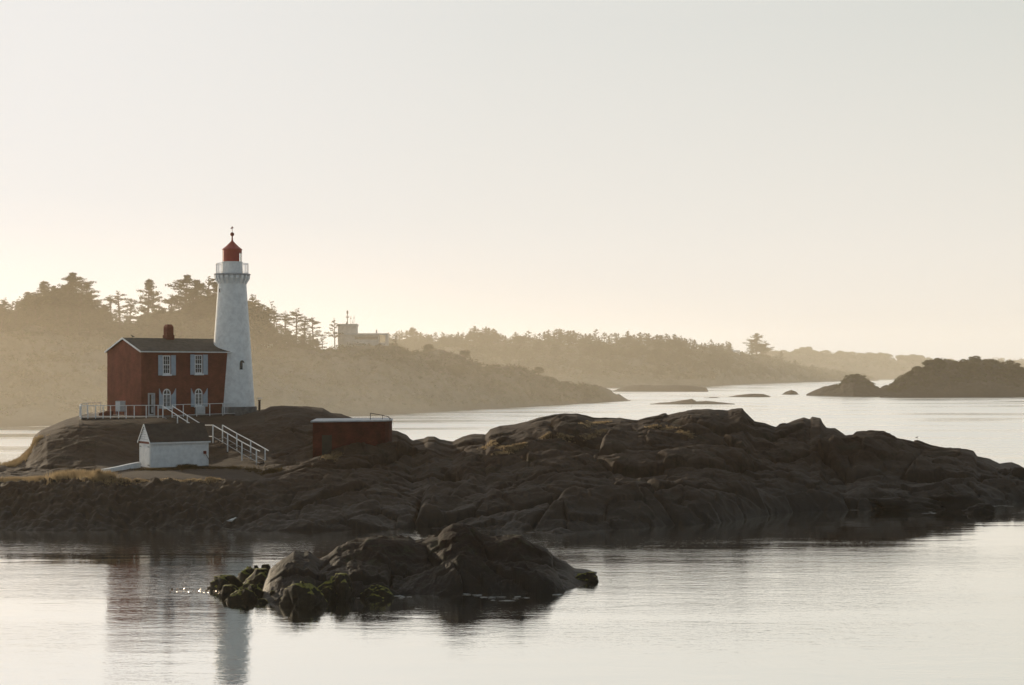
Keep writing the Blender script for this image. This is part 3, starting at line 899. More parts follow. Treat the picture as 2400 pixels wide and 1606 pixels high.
def make_tree(kind, seed):
    """unit trees one metre of height per unit: returns (crown mesh, trunk mesh), height H0"""
    rr = random.Random(seed)
    V, Fc = [], []
    T = MB()
    H0 = 12.0
    if kind == 'fir':          # layered dense conifer, irregular broad crown
        lean = rr.uniform(-0.07, 0.07)
        T.taper([(0, 0, -0.6), (lean * 4, 0, 4), (lean * 9, 0, 9), (lean * 12, 0, H0 * 0.985)], [0.32, 0.26, 0.14, 0.03])
        levels = 17
        for i in range(levels):
            f = i / (levels - 1)
            z = H0 * (0.20 + 0.78 * f)
            R = (1 - f) ** 0.62 * H0 * 0.36 * rr.uniform(0.72, 1.12) + 0.22
            nb = rr.randint(4, 6)
            for b in range(nb):
                if rr.random() < 0.10: continue
                a = rr.uniform(0, 6.283)
                Rb = R * rr.choice([0.45, 0.8, 1.0, 1.3]) * rr.uniform(0.8, 1.1)
                up = rr.uniform(-0.12, 0.42)
                tip = (lean * z + Rb * math.cos(a), Rb * math.sin(a), z + Rb * up)
                T.taper([(lean * z, 0, z), tip], [0.07, 0.02], n=4)
                steps = max(2, int(Rb / 0.5))
                for s in range(1, steps + 1):
                    q = s / steps
                    leaf_cluster(V, Fc, (lean * z + Rb * q * math.cos(a), Rb * q * math.sin(a), z + Rb * q * up), 0.34 + 0.42 * (1 - abs(q - 0.6)), 17, 0.60, 0.50, rr, 0.65)
        leaf_cluster(V, Fc, (lean * 12, 0, H0 * 0.98), 0.3, 14, 0.35, 1.2, rr)
    elif kind == 'pine':       # bare trunk, flat wind-combed pads high up
        lean = rr.uniform(-0.08, 0.10)
        T.taper([(0, 0, -0.6), (lean * 5, 0.1, 5), (lean * 8, -0.1, 9), (lean * 11, 0, H0 * 0.96)], [0.26, 0.21, 0.14, 0.04])
        for i in range(rr.randint(14, 19)):
            f = rr.random() ** 0.8
            z = H0 * (0.34 + 0.58 * f)
            a = rr.uniform(0, 6.283)
            Rb = H0 * rr.uniform(0.08, 0.28) * (1.2 - 0.85 * f)
            tip = Vector((lean * z + Rb * math.cos(a) + 0.3, Rb * math.sin(a), z + Rb * rr.uniform(0.05, 0.4)))
            T.taper([(lean * z * 0.97, 0, z - 0.4), tuple(tip * 0.55 + Vector((lean * z, 0, z - 0.2)) * 0.45), tuple(tip)], [0.09, 0.06, 0.02], n=4)
            pr = rr.uniform(0.6, 1.35) * (1.15 - 0.45 * f)
            leaf_cluster(V, Fc, tip, pr, int(70 * pr), 0.56, 0.36, rr, 0.55)
            leaf_cluster(V, Fc, tip * 0.6 + Vector((lean * z, 0, z)) * 0.4, pr * 0.7, 30, 0.38, 0.35, rr)
        leaf_cluster(V, Fc, (lean * 11.5, 0, H0 * 0.94), 0.65, 50, 0.42, 1.4, rr)
    elif kind == 'round':      # dense rounded bush or oak
        T.taper([(0, 0, -0.6), (0.1, 0, 2), (0.3, 0.1, 5)], [0.5, 0.4, 0.15])
        for i in range(46):
            a, b = rr.uniform(0, 6.283), rr.uniform(-0.15, 1)
            q = rr.uniform(0.45, 1) * 4.6
            cpt = (q * math.cos(a) * math.sqrt(1 - b * b * 0.9), q * math.sin(a) * math.sqrt(1 - b * b * 0.9), 5.6 + b * 5.2)
            leaf_cluster(V, Fc, cpt, rr.uniform(1.3, 2.1), 62, 0.75, 0.8, rr)
            if i % 5 == 0:
                T.taper([(0.2, 0, 2.5), cpt], [0.16, 0.04], n=4)
    elif kind == 'snag':       # thin leaning conifer with sparse combed branches
        T.taper([(0, 0, -0.6), (-0.7, 0, 5), (-1.9, 0, 9), (-3.2, 0, H0)], [0.2, 0.16, 0.1, 0.03])
        for i in range(13):
            z = 3.5 + i * 0.65
            x = -0.7 * z / 5 if z < 5 else -0.7 - (z - 5) * 0.36
            a = rr.uniform(-0.6, 0.6)
            Rb = rr.uniform(0.9, 2.6) * (1.2 - z / 16)
            s = 1 if rr.random() < 0.75 else -1
            tip = (x + s * Rb * math.cos(a), Rb * math.sin(a), z + 0.15 * Rb)
            T.taper([(x, 0, z), tip], [0.06, 0.02], n=4)
            for q in (0.4, 0.65, 0.9):
                leaf_cluster(V, Fc, (x + s * Rb * q * math.cos(a), Rb * q * math.sin(a), z + 0.15 * Rb * q), 0.42, 12, 0.36, 0.4, rr)
    cm = bpy.data.meshes.new('crown'); cm.from_pydata(V, [], Fc); cm.update()
    cm.materials.append(M['broad'] if kind == 'round' else M['needles'])
    tm = bpy.data.meshes.new('trunk'); tm.from_pydata(T.v, [], T.f); tm.update(); tm.materials.append(M['bark'])
    return cm, tm


TREES = {k: [make_tree(k, 10 * j + s) for s in range(n)] for j, (k, n) in enumerate([('fir', 6), ('pine', 6), ('round', 4), ('snag', 2)])}
NAMES = {'fir': 'conifer_tree', 'pine': 'pine_tree', 'round': 'round_tree', 'snag': 'leaning_tree'}


def place_tree(kind, loc, height, label, group=None, wide=1.0, var=None, name=None, cat='tree'):
    vs = TREES[kind]
    cm, tm = vs[(var if var is not None else random.randrange(len(vs))) % len(vs)]
    rz = random.uniform(0, 6.28) if kind != 'snag' else 0.0
    r = empty(name or NAMES[kind], loc, rz)
    s = height / 12.0
    r.scale = (s * wide, s * wide, s)
    tag(r, label, cat, group)
    if (name or '') in ('shrub', 'bush', 'distant_tree', 'slope_tree') or (name == 'hazy_tree' and kind == 'round'):
        r.location.z -= 0.28 * height
    for nm, me in (('crown', cm), ('trunk', tm)):
        o = bpy.data.objects.new(nm, me)
        COL.objects.link(o)
        o.parent = r
    return r


def ridge_tree(zf, kind, px, top, label, group=None, wide=1.0, f=1.0, var=None, base=None, **kw):
    g = zf(px, f)
    h = (CH - (top - HY) / F * g.y) - g.z
    return place_tree(kind, g, max(h, 1.0) * 1.01, label, group, wide, var, **kw)


# near headland trees: (kind, px, top row, width factor, fraction to skyline, label)
NEAR = [
    ('pine', -40, 690, 1.0, 1.0, 'hazy pine cut by the left edge of the picture'),
    ('pine', 8, 698, 1.0, 1.0, 'small wispy pine at the very left of the ridge'),
    ('pine', 38, 704, .9, 1.0, 'thin pine next to the wispy one at the left end'),
    ('fir', 66, 686, 1.1, 1.0, 'short dense conifer stepping up to the left ridge crown'),
    ('fir', 98, 662, 1.2, 1.0, 'broad conifer with a ragged top left of the tallest clump'),
    ('fir', 130, 672, 1.0, .95, 'filled in conifer between the ragged top and the tallest clump'),
    ('fir', 160, 650, 1.1, 1.0, 'left twin of the tallest clump on the ridge'),
    ('fir', 178, 642, 1.3, 1.0, 'tallest and broadest conifer on the left ridge'),
    ('fir', 208, 664, 1.15, .95, 'dense conifer on the right shoulder of the tallest clump'),
    ('pine', 232, 702, 1.1, 1.0, 'low pine where the tallest clump slopes to the gap'),
    ('pine', 258, 692, 1.1, 1.0, 'loose crowned pine above the left roof corner'),
    ('pine', 280, 682, 1.2, 1.0, 'pine with airy crown left of the layered conifer'),
    ('pine', 300, 700, 1.0, .9, 'lower pine filling the gap before the layered conifer'),
    ('fir', 343, 658, 1.0, 1.0, 'layered conifer standing alone above the roof'),
    ('pine', 372, 708, 1.1, .95, 'low pine between the layered conifer and the chimney'),
    ('pine', 400, 690, 1.3, 1.0, 'spreading pine above the chimney'),
    ('fir', 430, 647, 1.15, 1.0, 'tall conifer with a pointed ragged top right of the chimney'),
    ('fir', 458, 660, 1.2, .95, 'dense conifer between the pointed one and the tower'),
    ('pine', 478, 650, 1.3, 1.0, 'flat topped pine left of the white tower'),
    ('fir', 500, 664, 1.1, 1.0, 'conifer half hidden by the left edge of the tower'),
    ('fir', 540, 672, 1.1, 1.0, 'conifer mostly hidden behind the tower'),
    ('pine', 588, 690, 1.2, 1.0, 'conifer emerging from the right edge of the tower'),
    ('pine', 610, 708, 1.4, 1.0, 'dense flat crowned pine right of the tower'),
    ('snag', 652, 704, .8, 1.0, 'leaning snag with combed branches poking above the pines'),
    ('pine', 640, 722, 1.2, 1.0, 'pine with bare trunk below the leaning snag'),
    ('pine', 668, 730, 1.2, 1.0, 'pine with several bare trunks right of the snag'),
    ('pine', 692, 724, 1.2, 1.0, 'rounded pine in the middle of the open grove'),
    ('pine', 712, 742, 1.1, 1.0, 'small pine in the open grove beside the rounded one'),
    ('pine', 732, 744, 1.3, 1.0, 'last wide pine of the open grove with reaching branches'),
    ('pine', 755, 785, 1.2, 1.0, 'low shrubby pine in the dip before the signal station'),
    ('pine', 783, 747, .9, 1.0, 'slim pine touching the signal station tower'),
    ('pine', 925, 784, 1.0, 1.0, 'small tree beside the flat roofed building'),
]
for k, px, top, wd, f, lab in NEAR:
    ridge_tree(hill, k, px, top, lab, 'trees along the near headland', wd, f)
# understorey of the near ridge: dense bodies below the crowns
for i in range(130):
    px = -70 + i * 6.4 + random.uniform(-6, 6)
    if px > 765: break
    top = np.interp(px, [-60, 30, 60, 110, 180, 225, 250, 340, 400, 500, 590, 640, 700, 765], [722, 716, 703, 690, 676, 712, 738, 742, 730, 694, 722, 770, 792, 806]) + random.uniform(-14, 28)
    f = random.uniform(0.72, 1.0)
    ridge_tree(hill, random.choice(['fir', 'fir', 'pine', 'round']), px, top, 'low hazy understorey tree in the wood along the near headland ridge', 'understorey trees of the near headland', random.uniform(1.1, 1.5), f, name='understorey_tree')
for i in range(70):
    px = -70 + i * 9.5 + random.uniform(-4, 4)
    if px > 575: break
    g = hill(px, random.uniform(0.93, 1.0))
    place_tree('round', g - Vector((0, 0, 0.8)), random.uniform(3.6, 5.2), 'dense low shrub under the wood along the near headland ridge', 'shrubs under the headland wood', random.uniform(1.5, 2.1), name='shrub', cat='shrub')
ridge_tree(hill, 'round', 1004, 806, 'large round dark tree alone on the headland slope', 'round trees on the slope', 1.25, 0.92, var=0)
ridge_tree(hill, 'round', 1088, 819, 'smaller round tree lower down the headland slope', 'round trees on the slope', 1.2, 0.92, var=1)
ridge_tree(hill, 'snag', 1166, 848, 'little wind bent tree low on the headland', 'trees along the near headland', 1.2, 1.0)
ridge_tree(hill, 'round', 1262, 860, 'round bush perched on the rocky end of the headland', 'round trees on the slope', 1.5, 1.0, var=2)
for i in range(34):
    px = random.uniform(900, 1290)
    ridge_tree(hill, 'round', px, np.interp(px, *zip(*[(900, 806), (1075, 838), (1178, 864), (1300, 892)])) + random.uniform(0, 5), 'low bush among the scrub on the headland slope', 'bushes on the headland slope', 1.4, random.uniform(0.6, 1.0), name='bush', cat='bush')

# far peninsula tree line
TL = [(900, 786), (930, 778), (968, 769), (985, 790), (1000, 785), (1040, 782), (1080, 784), (1117, 769), (1150, 772), (1180, 788), (1230, 782), (1260, 784), (1300, 775), (1340, 776), (1380, 786), (1430, 784), (1480, 786), (1530, 788), (1560, 782), (1600, 792), (1640, 802), (1700, 806)]
px = 890.0
while px < 1715:
    top = np.interp(px, *zip(*TL)) + random.uniform(-4, 9)
    k = random.choice(['pine', 'fir', 'fir', 'pine', 'fir'])
    top -= random.choice([0, 0, 2, 5])
    ridge_tree(pen, k, px, top, 'small hazy tree in the unbroken tree line of the far peninsula', 'tree line of the far peninsula', random.uniform(0.8, 1.3), random.uniform(0.86, 1.03), name='hazy_tree')
    px += random.uniform(4, 7.5)
for i in range(170):
    px = random.uniform(880, 1930)
    f = random.uniform(0.12, 0.95)
    g = pen(px, f)
    place_tree(random.choice(['round', 'fir', 'fir']), g, random.uniform(6, 10) * (0.8 if px > 1700 else 1), 'hazy tree in the wood covering the slope of the far peninsula', 'wood on the far peninsula slope', random.uniform(1.3, 1.9), name='slope_tree')
ridge_tree(pen, 'fir', 968, 769, 'pointed conifer standing above the left end of the far tree line', 'trees on the far peninsula skyline', 1.3)
ridge_tree(pen, 'pine', 1395, 771, 'flat topped tree floating above the far tree line', 'trees on the far peninsula skyline', 0.9)
ridge_tree(pen, 'pine', 1582, 784, 'first small umbrella pine above the sloping tree line', 'trees on the far peninsula skyline', 0.8)
ridge_tree(pen, 'pine', 1597, 786, 'second small umbrella pine above the sloping tree line', 'trees on the far peninsula skyline', 0.8)
ridge_tree(pen, 'pine', 1668, 795, 'spreading pine near the gap in the far tree line', 'trees on the far peninsula skyline', 1.1)
ridge_tree(pen, 'pine', 1700, 799, 'spreading pine at the last step of the far tree line', 'trees on the far peninsula skyline', 1.2)
ridge_tree(pen, 'fir', 1773, 782, 'tallest lone conifer on the far point', 'pair of trees on the far point', 1.45, f=0.95, var=5)
ridge_tree(pen, 'pine', 1795, 798, 'lower tree leaning away beside the tallest lone conifer', 'pair of trees on the far point', 1.9, f=0.95)
ridge_tree(pen, 'fir', 1762, 800, 'short dense conifer left of the tallest lone one', 'trees on the far point', 1.5, f=0.95, var=4)
ridge_tree(pen, 'round', 1784, 806, 'rounded low tree filling the foot of the lone conifer', 'trees on the far point', 1.3, f=0.93)
ridge_tree(pen, 'fir', 1828, 824, 'small pointed tree at the foot of the far point', 'pair of trees on the far point', 1.2, f=1.0)
for i in range(60):
    px = random.uniform(1790, 2230)
    g = far(px, random.uniform(0.8, 1.0))
    place_tree('round', g, random.uniform(6, 9), 'tiny rounded tree on the distant shore', 'trees on the distant shore', random.uniform(1.3, 2.2), name='distant_tree')
for i in range(54):
    px = random.uniform(2130, 2440)
    g = shr(px, random.uniform(0.45, 1.0))
    place_tree('round', g, random.uniform(1.7, 3.0), 'dark wind clipped shrub on the brush covered island', 'shrubs on the brush covered island', random.uniform(1.3, 2.4), name='shrub', cat='shrub')
for px, top, wd in ((2196, 838, 1.6), (2285, 839, 1.6), (2335, 843, 1.5), (2215, 842, 1.6), (2376, 852, 1.8)):
    ridge_tree(shr, 'round', px, top, 'rounded shrub standing proud on the brush covered island skyline', 'skyline shrubs of the brush covered island', wd, 0.97, name='shrub', cat='shrub')
for px in (1985, 1998, 2010, 2025):
    g = knb(px, 0.95)
    place_tree('round', g, random.uniform(1.2, 1.9), 'shrub on top of the small rocky knoll', 'shrubs on the rocky knoll', 1.9, name='shrub', cat='shrub')

def scrub(zf, p0, p1, n, f0, f1, size, label, name='scrub', r=1.6, per=16):
    """ragged low growth scattered over a slope, one object"""
    V, Fc = [], []
    rr = random.Random(n)
    for _ in range(n):
        px = rr.uniform(p0, p1)
        g = zf(px, rr.uniform(f0, f1))
        if g.z < 0.9: continue
        q = rr.uniform(0.5, 1.3) * r
        leaf_cluster(V, Fc, (g.x, g.y, g.z + 0.25 * q), q, per, size * rr.uniform(0.7, 1.3), 0.55, rr)
    me = bpy.data.meshes.new(name); me.from_pydata(V, [], Fc); me.update(); me.materials.append(M['broad'])
    o = bpy.data.objects.new(name, me); COL.objects.link(o)
    tag(o, label, 'scrub', kind='stuff')


scrub(hill, -150, 1400, 3000, 0.06, 1.0, 0.7, 'patchy low scrub over the slope of the near headland', r=1.5)
scrub(pen, 870, 2040, 2600, 0.08, 1.0, 1.6, 'hazy leafy cover over the slope of the far peninsula', r=3.6)
scrub(far, 1770, 2450, 700, 0.2, 1.0, 2.6, 'hazy leafy cover on the distant shore', r=5.5)
scrub(shr, 2080, 2500, 1500, 0.25, 1.0, 0.5, 'dense brush over the island at the right edge of the bay', r=1.0)
scrub(knb, 1960, 2050, 160, 0.5, 1.0, 0.45, 'brush capping the small rocky knoll', r=0.8)

# ---------------------------------------------------------------- keeper's house
TH = math.radians(40)
HW, HL = 7.1, 9.4
hx, hd, hz = (331 - 1200) / F * 150, 150.0, 6.62
house = empty('brick_house', (hx, hd, hz), TH)
tag(house, 'two storey red brick keeper\'s house with blue shutters joined to the white tower', 'house')
EA = ZY(823.5, 150) - hz                  # eave height
RI = ZY(794, 152.7) - hz                  # ridge height
w_ = MB()
w_.add([(0, 0, -0.1), (HL, 0, -0.1), (HL, HW, -0.1), (0, HW, -0.1), (0, 0, EA), (HL, 0, EA), (HL, HW, EA), (0, HW, EA), (0, HW / 2, RI - 0.06), (HL, HW / 2, RI - 0.06)],
       [(0, 1, 5, 4), (1, 2, 6, 9, 5), (2, 3, 7, 6), (3, 0, 4, 8, 7)])
w_.build('wall', M['brick'], house)
rf = MB()
o_, e_, th = 0.16, 0.18, 0.10
sl_ = (RI - EA) / (HW / 2)
for sgn in (0, 1):
    ya, yb = (-e_, HW / 2) if sgn == 0 else (HW + e_, HW / 2)
    za, zb = EA - sl_ * e_, RI
    for x0, x1 in ((-o_, HL + 0.25),):
        vs = [(x0, ya, za), (x1, ya, za), (x1, yb, zb), (x0, yb, zb), (x0, ya, za + th), (x1, ya, za + th), (x1, yb, zb + th), (x0, yb, zb + th)]
        rf.add(vs, [(0, 3, 2, 1), (4, 5, 6, 7), (0, 1, 5, 4), (1, 2, 6, 5), (2, 3, 7, 6), (3, 0, 4, 7)])
roof = rf.build('roof', M['slate'], house)
# bargeboards and gutter
tr = MB()
for ya, yb in ((-e_ - 0.02, HW / 2), (HW + e_ + 0.02, HW / 2)):
    za, zb = EA - sl_ * e_ - 0.02, RI - 0.01
    vs = [(-o_ - 0.05, ya, za - 0.03), (-o_ - 0.003, ya, za - 0.03), (-o_ - 0.003, yb, zb - 0.03), (-o_ - 0.05, yb, zb - 0.03), (-o_ - 0.05, ya, za + 0.12), (-o_ - 0.003, ya, za + 0.12), (-o_ - 0.003, yb, zb + 0.12), (-o_ - 0.05, yb, zb + 0.12)]
    tr.add(vs, [(0, 3, 2, 1), (4, 5, 6, 7), (0, 1, 5, 4), (1, 2, 6, 5), (2, 3, 7, 6), (3, 0, 4, 7)])
tr.build('bargeboard', M['trim'], house)
gt = MB(); gt.box(-o_ - 0.05, HL + 0.2, -e_ - 0.13, -e_ - 0.003, EA - sl_ * e_ - 0.03, EA - sl_ * e_ + 0.065)
gt.build('gutter', M['trim'], house, bevel=0.02)


def wall_t(px):
    """distance along the house front at bearing px"""
    k = (px - 1200) / F
    return (k * hd - hx) / (math.cos(TH) - k * math.sin(TH))


def wall_z(px, py):
    t = wall_t(px)
    return ZY(py, hd + t * math.sin(TH)) - hz


# chimney
cpx = 4.71
ch = MB()
cy0 = HW / 2
ch.box(cpx - 0.42, cpx + 0.42, cy0 - 0.42, cy0 + 0.42, RI - 0.5, RI + 0.42)
ch.box(cpx - 0.36, cpx + 0.36, cy0 - 0.36, cy0 + 0.36, RI + 0.42, RI + 1.22)
ch.add([(cpx - .36, cy0 - .36, RI + 1.22), (cpx + .36, cy0 - .36, RI + 1.22), (cpx + .36, cy0 + .36, RI + 1.22), (cpx - .36, cy0 + .36, RI + 1.22),
        (cpx - .24, cy0 - .24, RI + 1.44), (cpx + .24, cy0 - .24, RI + 1.44), (cpx + .24, cy0 + .24, RI + 1.44), (cpx - .24, cy0 + .24, RI + 1.44)],
       [(4, 5, 6, 7), (0, 1, 5, 4), (1, 2, 6, 5), (2, 3, 7, 6), (3, 0, 4, 7)])
ch.build('chimney', M['brick'], roof, bevel=0.03)


def arch(x0, x1, z0, zt, n=10):
    """outline of an arched opening: springing at half a width below the crown"""
    r = (x1 - x0) / 2
    cx, zc = (x0 + x1) / 2, zt - r * 1.15
    pts = [(x0, z0), (x1, z0)]
    for k in range(n + 1):
        a = math.pi * k / n
        pts.append((cx + r * math.cos(a), zc + r * 1.15 * math.sin(a)))
    return pts


def ring_prism(outer, inner, y0, y1):
    m = MB()
    n = len(outer)
    vs = [(x, y0, z) for x, z in outer] + [(x, y0, z) for x, z in inner] + [(x, y1, z) for x, z in outer] + [(x, y1, z) for x, z in inner]
    for k in range(n):
        j = (k + 1) % n
    fs = []
    for k in range(n):
        j = (k + 1) % n
        fs += [(k, j, n + j, n + k), (2 * n + j, 2 * n + k, 3 * n + k, 3 * n + j), (j, k, 2 * n + k, 2 * n + j), (n + k, n + j, 3 * n + j, 3 * n + k)]
    m.add(vs, fs)
    return m


def window(x0, x1, z0, z1, arched=False):
    wnd = empty('window', (0, 0, 0)); wnd.parent = house
    yf = -0.015
    if not arched:
        outer = [(x0, z0), (x1, z0), (x1, z1), (x0, z1)]
        t = 0.09
        inner = [(x0 + t, z0 + t), (x1 - t, z0 + t), (x1 - t, z1 - t), (x0 + t, z1 - t)]
    else:
        outer = arch(x0, x1, z0, z1)
        t = 0.09
        inner = arch(x0 + t, x1 - t, z0 + t, z1 - t)
    pn = MB(); pn.sheetprism([(x, z) for x, z in inner], -0.012, -0.006); pn.build('pane', M['pane'], wnd)
    fr = ring_prism(outer, inner, -0.07, -0.003)
    mb_ = MB()
    cx = (x0 + x1) / 2
    if not arched:
        zm = (z0 + z1) / 2
        mb_.box(x0 + t, x1 - t, -0.06, -0.014, zm - 0.04, zm + 0.04)
        for sx in (0.333, 0.667):
            xx = x0 + t + (x1 - x0 - 2 * t) * sx
            mb_.box(xx - 0.014, xx + 0.014, -0.045, -0.013, z0 + t, z1 - t)
        for sz in (0.27, 0.75):
            zz = z0 + (z1 - z0) * sz
            mb_.box(x0 + t, x1 - t, -0.043, -0.0135, zz - 0.014, zz + 0.014)
    else:
        zt = z0 + (z1 - z0) * 0.70
        mb_.box(x0 + t, x1 - t, -0.066, -0.014, zt - 0.045, zt + 0.045)
        mb_.box(cx - 0.04, cx + 0.04, -0.064, -0.0135, z0 + t, z1 - t)
        for sx in (0.25, 0.75):
            xx = x0 + t + (x1 - x0 - 2 * t) * sx
            mb_.box(xx - 0.012, xx + 0.012, -0.04, -0.0132, z0 + t, zt)
        for sz in (0.28, 0.50):
            zz = z0 + (z1 - z0) * sz
            mb_.box(x0 + t, x1 - t, -0.038, -0.0131, zz - 0.012, zz + 0.012)
    fr.add(mb_.v, mb_.f)
    fr.build('frame', M['trim'], wnd)
    si = MB(); si.box(x0 - 0.06, x1 + 0.10, -0.20, -0.004, z0 - 0.17, z0 - 0.004); si.build('sill', M['trim'], wnd, bevel=0.012)
    return wnd


def shutter(x0, x1, z0, z1, curve=0):
    """curve: -1 the arch falls towards x1 (left shutter), 1 towards x0; 0 square"""
    s = MB()
    if not curve:
        poly = [(x0, z0), (x1, z0), (x1, z1), (x0, z1)]
    else:
        top = []
        for k in range(9):
            q = k / 8
            dz = 0.62 * (math.sin(q * math.pi / 2) ** 1.2)
            top.append((x0 + (x1 - x0) * q, z1 - dz) if curve < 0 else (x1 - (x1 - x0) * q, z1 - dz))
        top = top[::-1] if curve < 0 else top
        poly = [(x0, z0), (x1, z0)] + top
    s.sheetprism(poly, -0.10, -0.035)
    # louvre slats and stiles in relief
    n = 14
    zl = z1 - (0.65 if curve else 0.08)
    for k in range(n):
        z = z0 + 0.08 + (zl - z0 - 0.1) * k / n
        s.add([(x0 + 0.06, -0.101, z), (x1 - 0.06, -0.101, z), (x1 - 0.06, -0.118, z + 0.012), (x0 + 0.06, -0.118, z + 0.012), (x0 + 0.06, -0.101, z + 0.05), (x1 - 0.06, -0.101, z + 0.05)],
              [(0, 1, 2, 3), (3, 2, 5, 4)])
    return s.build('shutter', M['shutter'], house)


for (a, b, sl0, sl1, sr0, sr1, yt, yb) in ((380.8, 397.5, 370.2, 379.8, 400.3, 411, 833.5, 877), (455.6, 472.6, 445.3, 454.8, 475.3, 486, 832, 875.5)):
    m_ = (a + b) / 2
    zt, zb = wall_z(m_, yt), wall_z(m_, yb)
    window(wall_t(a), wall_t(b) + 0.04, zb, zt)
    shutter(wall_t(sl0), wall_t(sl1), zb - 0.12, zt + 0.03)
    shutter(wall_t(sr0), wall_t(sr1), zb - 0.12, zt + 0.03)
for (a, b, sl0, sl1, sr0, sr1, yt, yb) in ((381.2, 398.5, 372.2, 380.6, 400.8, 411.4, 911.5, 955), (456, 472.8, 447, 455.4, 475, 485.6, 911, 951)):
    m_ = (a + b) / 2
    zt, zb = wall_z(m_, yt), wall_z(m_, yb)
    window(wall_t(a), wall_t(b) + 0.04, zb, zt, True)
    shutter(wall_t(sl0), wall_t(sl1), zb - 0.10, zt + 0.04, -1)
    shutter(wall_t(sr0), wall_t(sr1), zb - 0.10, zt + 0.04, 1)
# narrow side door on the front, beside the left arched window
dx0, dx1 = wall_t(346.5), wall_t(362.5)
dz1 = wall_z(354, 921.5)
door = MB(); door.box(dx0 + 0.12, dx1 - 0.12, -0.03, -0.004, 0.02, dz1 - 0.12)
door_o = door.build('door', M['door'], house)
fr = ring_prism([(dx0, 0.0), (dx1, 0.0), (dx1, dz1), (dx0, dz1)], [(dx0 + 0.13, 0.14), (dx1 - 0.13, 0.14), (dx1 - 0.13, dz1 - 0.13), (dx0 + 0.13, dz1 - 0.13)], -0.09, -0.002)
fr.build('frame', M['grey'], door_o)
lt = MB()
xm = (dx0 + dx1) / 2
lt.box(xm - 0.02, xm + 0.20, -0.05, -0.032, dz1 * 0.48, dz1 * 0.93)
lt.box(xm - 0.02, xm + 0.20, -0.05, -0.032, dz1 * 0.12, dz1 * 0.40)
lt.build('panel', M['grey'], door_o)
hn = MB(); hn.bar((xm - 0.2, -0.06, dz1 * 0.44), (xm - 0.1, -0.06, dz1 * 0.44), 0.03); hn.build('handle', M['dark'], door_o)

# slatted planter under the right arched window
q0, q1 = wall_t(457), wall_t(475)
pl = empty('window_box', (hx + math.cos(TH) * q0 + 0.38 * math.sin(TH), hd + math.sin(TH) * q0 - 0.38 * math.cos(TH), hz), TH)
tag(pl, 'white slatted planter under the right arched window', 'planter')
zt = wall_z(466, 952)
for k in range(8):
    m_ = MB(); xx = (q1 - q0) * k / 7
    m_.box(xx - 0.03, xx + 0.03, -0.05, -0.01, 0.1, zt)
    m_.build('slat', M['trim'], pl)
m_ = MB(); m_.box(-0.05, q1 - q0 + 0.05, 0.0, 0.3, 0.0, zt - 0.08); m_.build('box', M['grey'], pl)

# ---------------------------------------------------------------- lighthouse tower
TD = 157.75
tx = (544.2 - 1200) / F * TD
PPM = F / TD
tower = empty('lighthouse', (tx, TD, 6.62))
tag(tower, 'white tapering lighthouse tower with a red lantern and iron gallery', 'lighthouse')
zt_ = lambda y: CH - (y - HY) / PPM - 6.62
view = math.atan2(-TD, -tx)               # direction from tower to the viewer
pm = MB(); pm.lathe([(2.42, -0.5), (2.40, zt_(953)), (2.2, zt_(953) + 0.01)], n=40)
pm.build('plinth', M['stone'], tower)
zb, zf = zt_(953), zt_(668)
pr = [(52.3 / PPM, zb), (43.3 / PPM, zt_(815)), (33.0 / PPM, zf), (34.0 / PPM, zt_(660)), (36.0 / PPM, zt_(652)), (37.0 / PPM, zt_(646)), (0.3, zt_(646))]
body = MB(); body.lathe(pr, n=72)
body_o = body.build('tower_wall', M['white'], tower, smooth=True)
md = body_o.modifiers.new('e', 'EDGE_SPLIT'); md.split_angle = math.radians(35)
# corbel table
for k in range(20):
    a = 2 * math.pi * (k + 0.5) / 20
    cb = MB()
    r0, r1 = 33.0 / PPM, 41.0 / PPM
    cs, sn = math.cos(a), math.sin(a)
    tn = Vector((-sn, cs, 0)) * 0.13
    q = [Vector((cs * r0, sn * r0, zt_(667))), Vector((cs * r1, sn * r1, zt_(653))), Vector((cs * r1, sn * r1, zt_(646.3))), Vector((cs * r0 * .95, sn * r0 * .95, zt_(646.3)))]
    vs = [v - tn for v in q] + [v + tn for v in q]
    cb.add(vs, [(0, 1, 2, 3), (7, 6, 5, 4), (0, 4, 5, 1), (1, 5, 6, 2), (2, 6, 7, 3), (3, 7, 4, 0)])
    cb.build('corbel', M['white'], tower)
dk = MB(); dk.lathe([(0.5, zt_(646)), (1.74, zt_(646)), (1.79, zt_(644.5)), (1.79, zt_(642.2)), (0.5, zt_(642))], n=48)
dk.build('gallery_deck', M['grey'], tower)
gr = MB()
gz = zt_(642)
for z, wd in ((gz + 0.12, 0.035), (gz + 0.98, 0.055)):
    pts = [(1.57 * math.cos(t), 1.57 * math.sin(t), z) for t in [2 * math.pi * k / 32 for k in range(33)]]
    for a, b in zip(pts[:-1], pts[1:]):
        gr.bar(a, b, wd)
rail_o = gr.build('gallery_railing', M['rail'], tower)
for k in range(56):
    t = 2 * math.pi * k / 56
    b = MB(); b.bar((1.57 * math.cos(t), 1.57 * math.sin(t), gz + 0.0), (1.57 * math.cos(t), 1.57 * math.sin(t), gz + 0.98), 0.05 if k % 7 == 0 else 0.022)
    b.build('baluster', M['rail'], rail_o)
pp = MB(); pp.lathe([(24.4 / PPM, gz - 0.01), (23.3 / PPM, zt_(616)), (24.4 / PPM, zt_(615.5)), (24.4 / PPM, zt_(614)), (0.2, zt_(613.6))], n=16, a0=view)
pp.build('parapet', M['white'], tower)
lz0, lz1 = zt_(613.8), zt_(585.5)
R_ = 21.9 / PPM
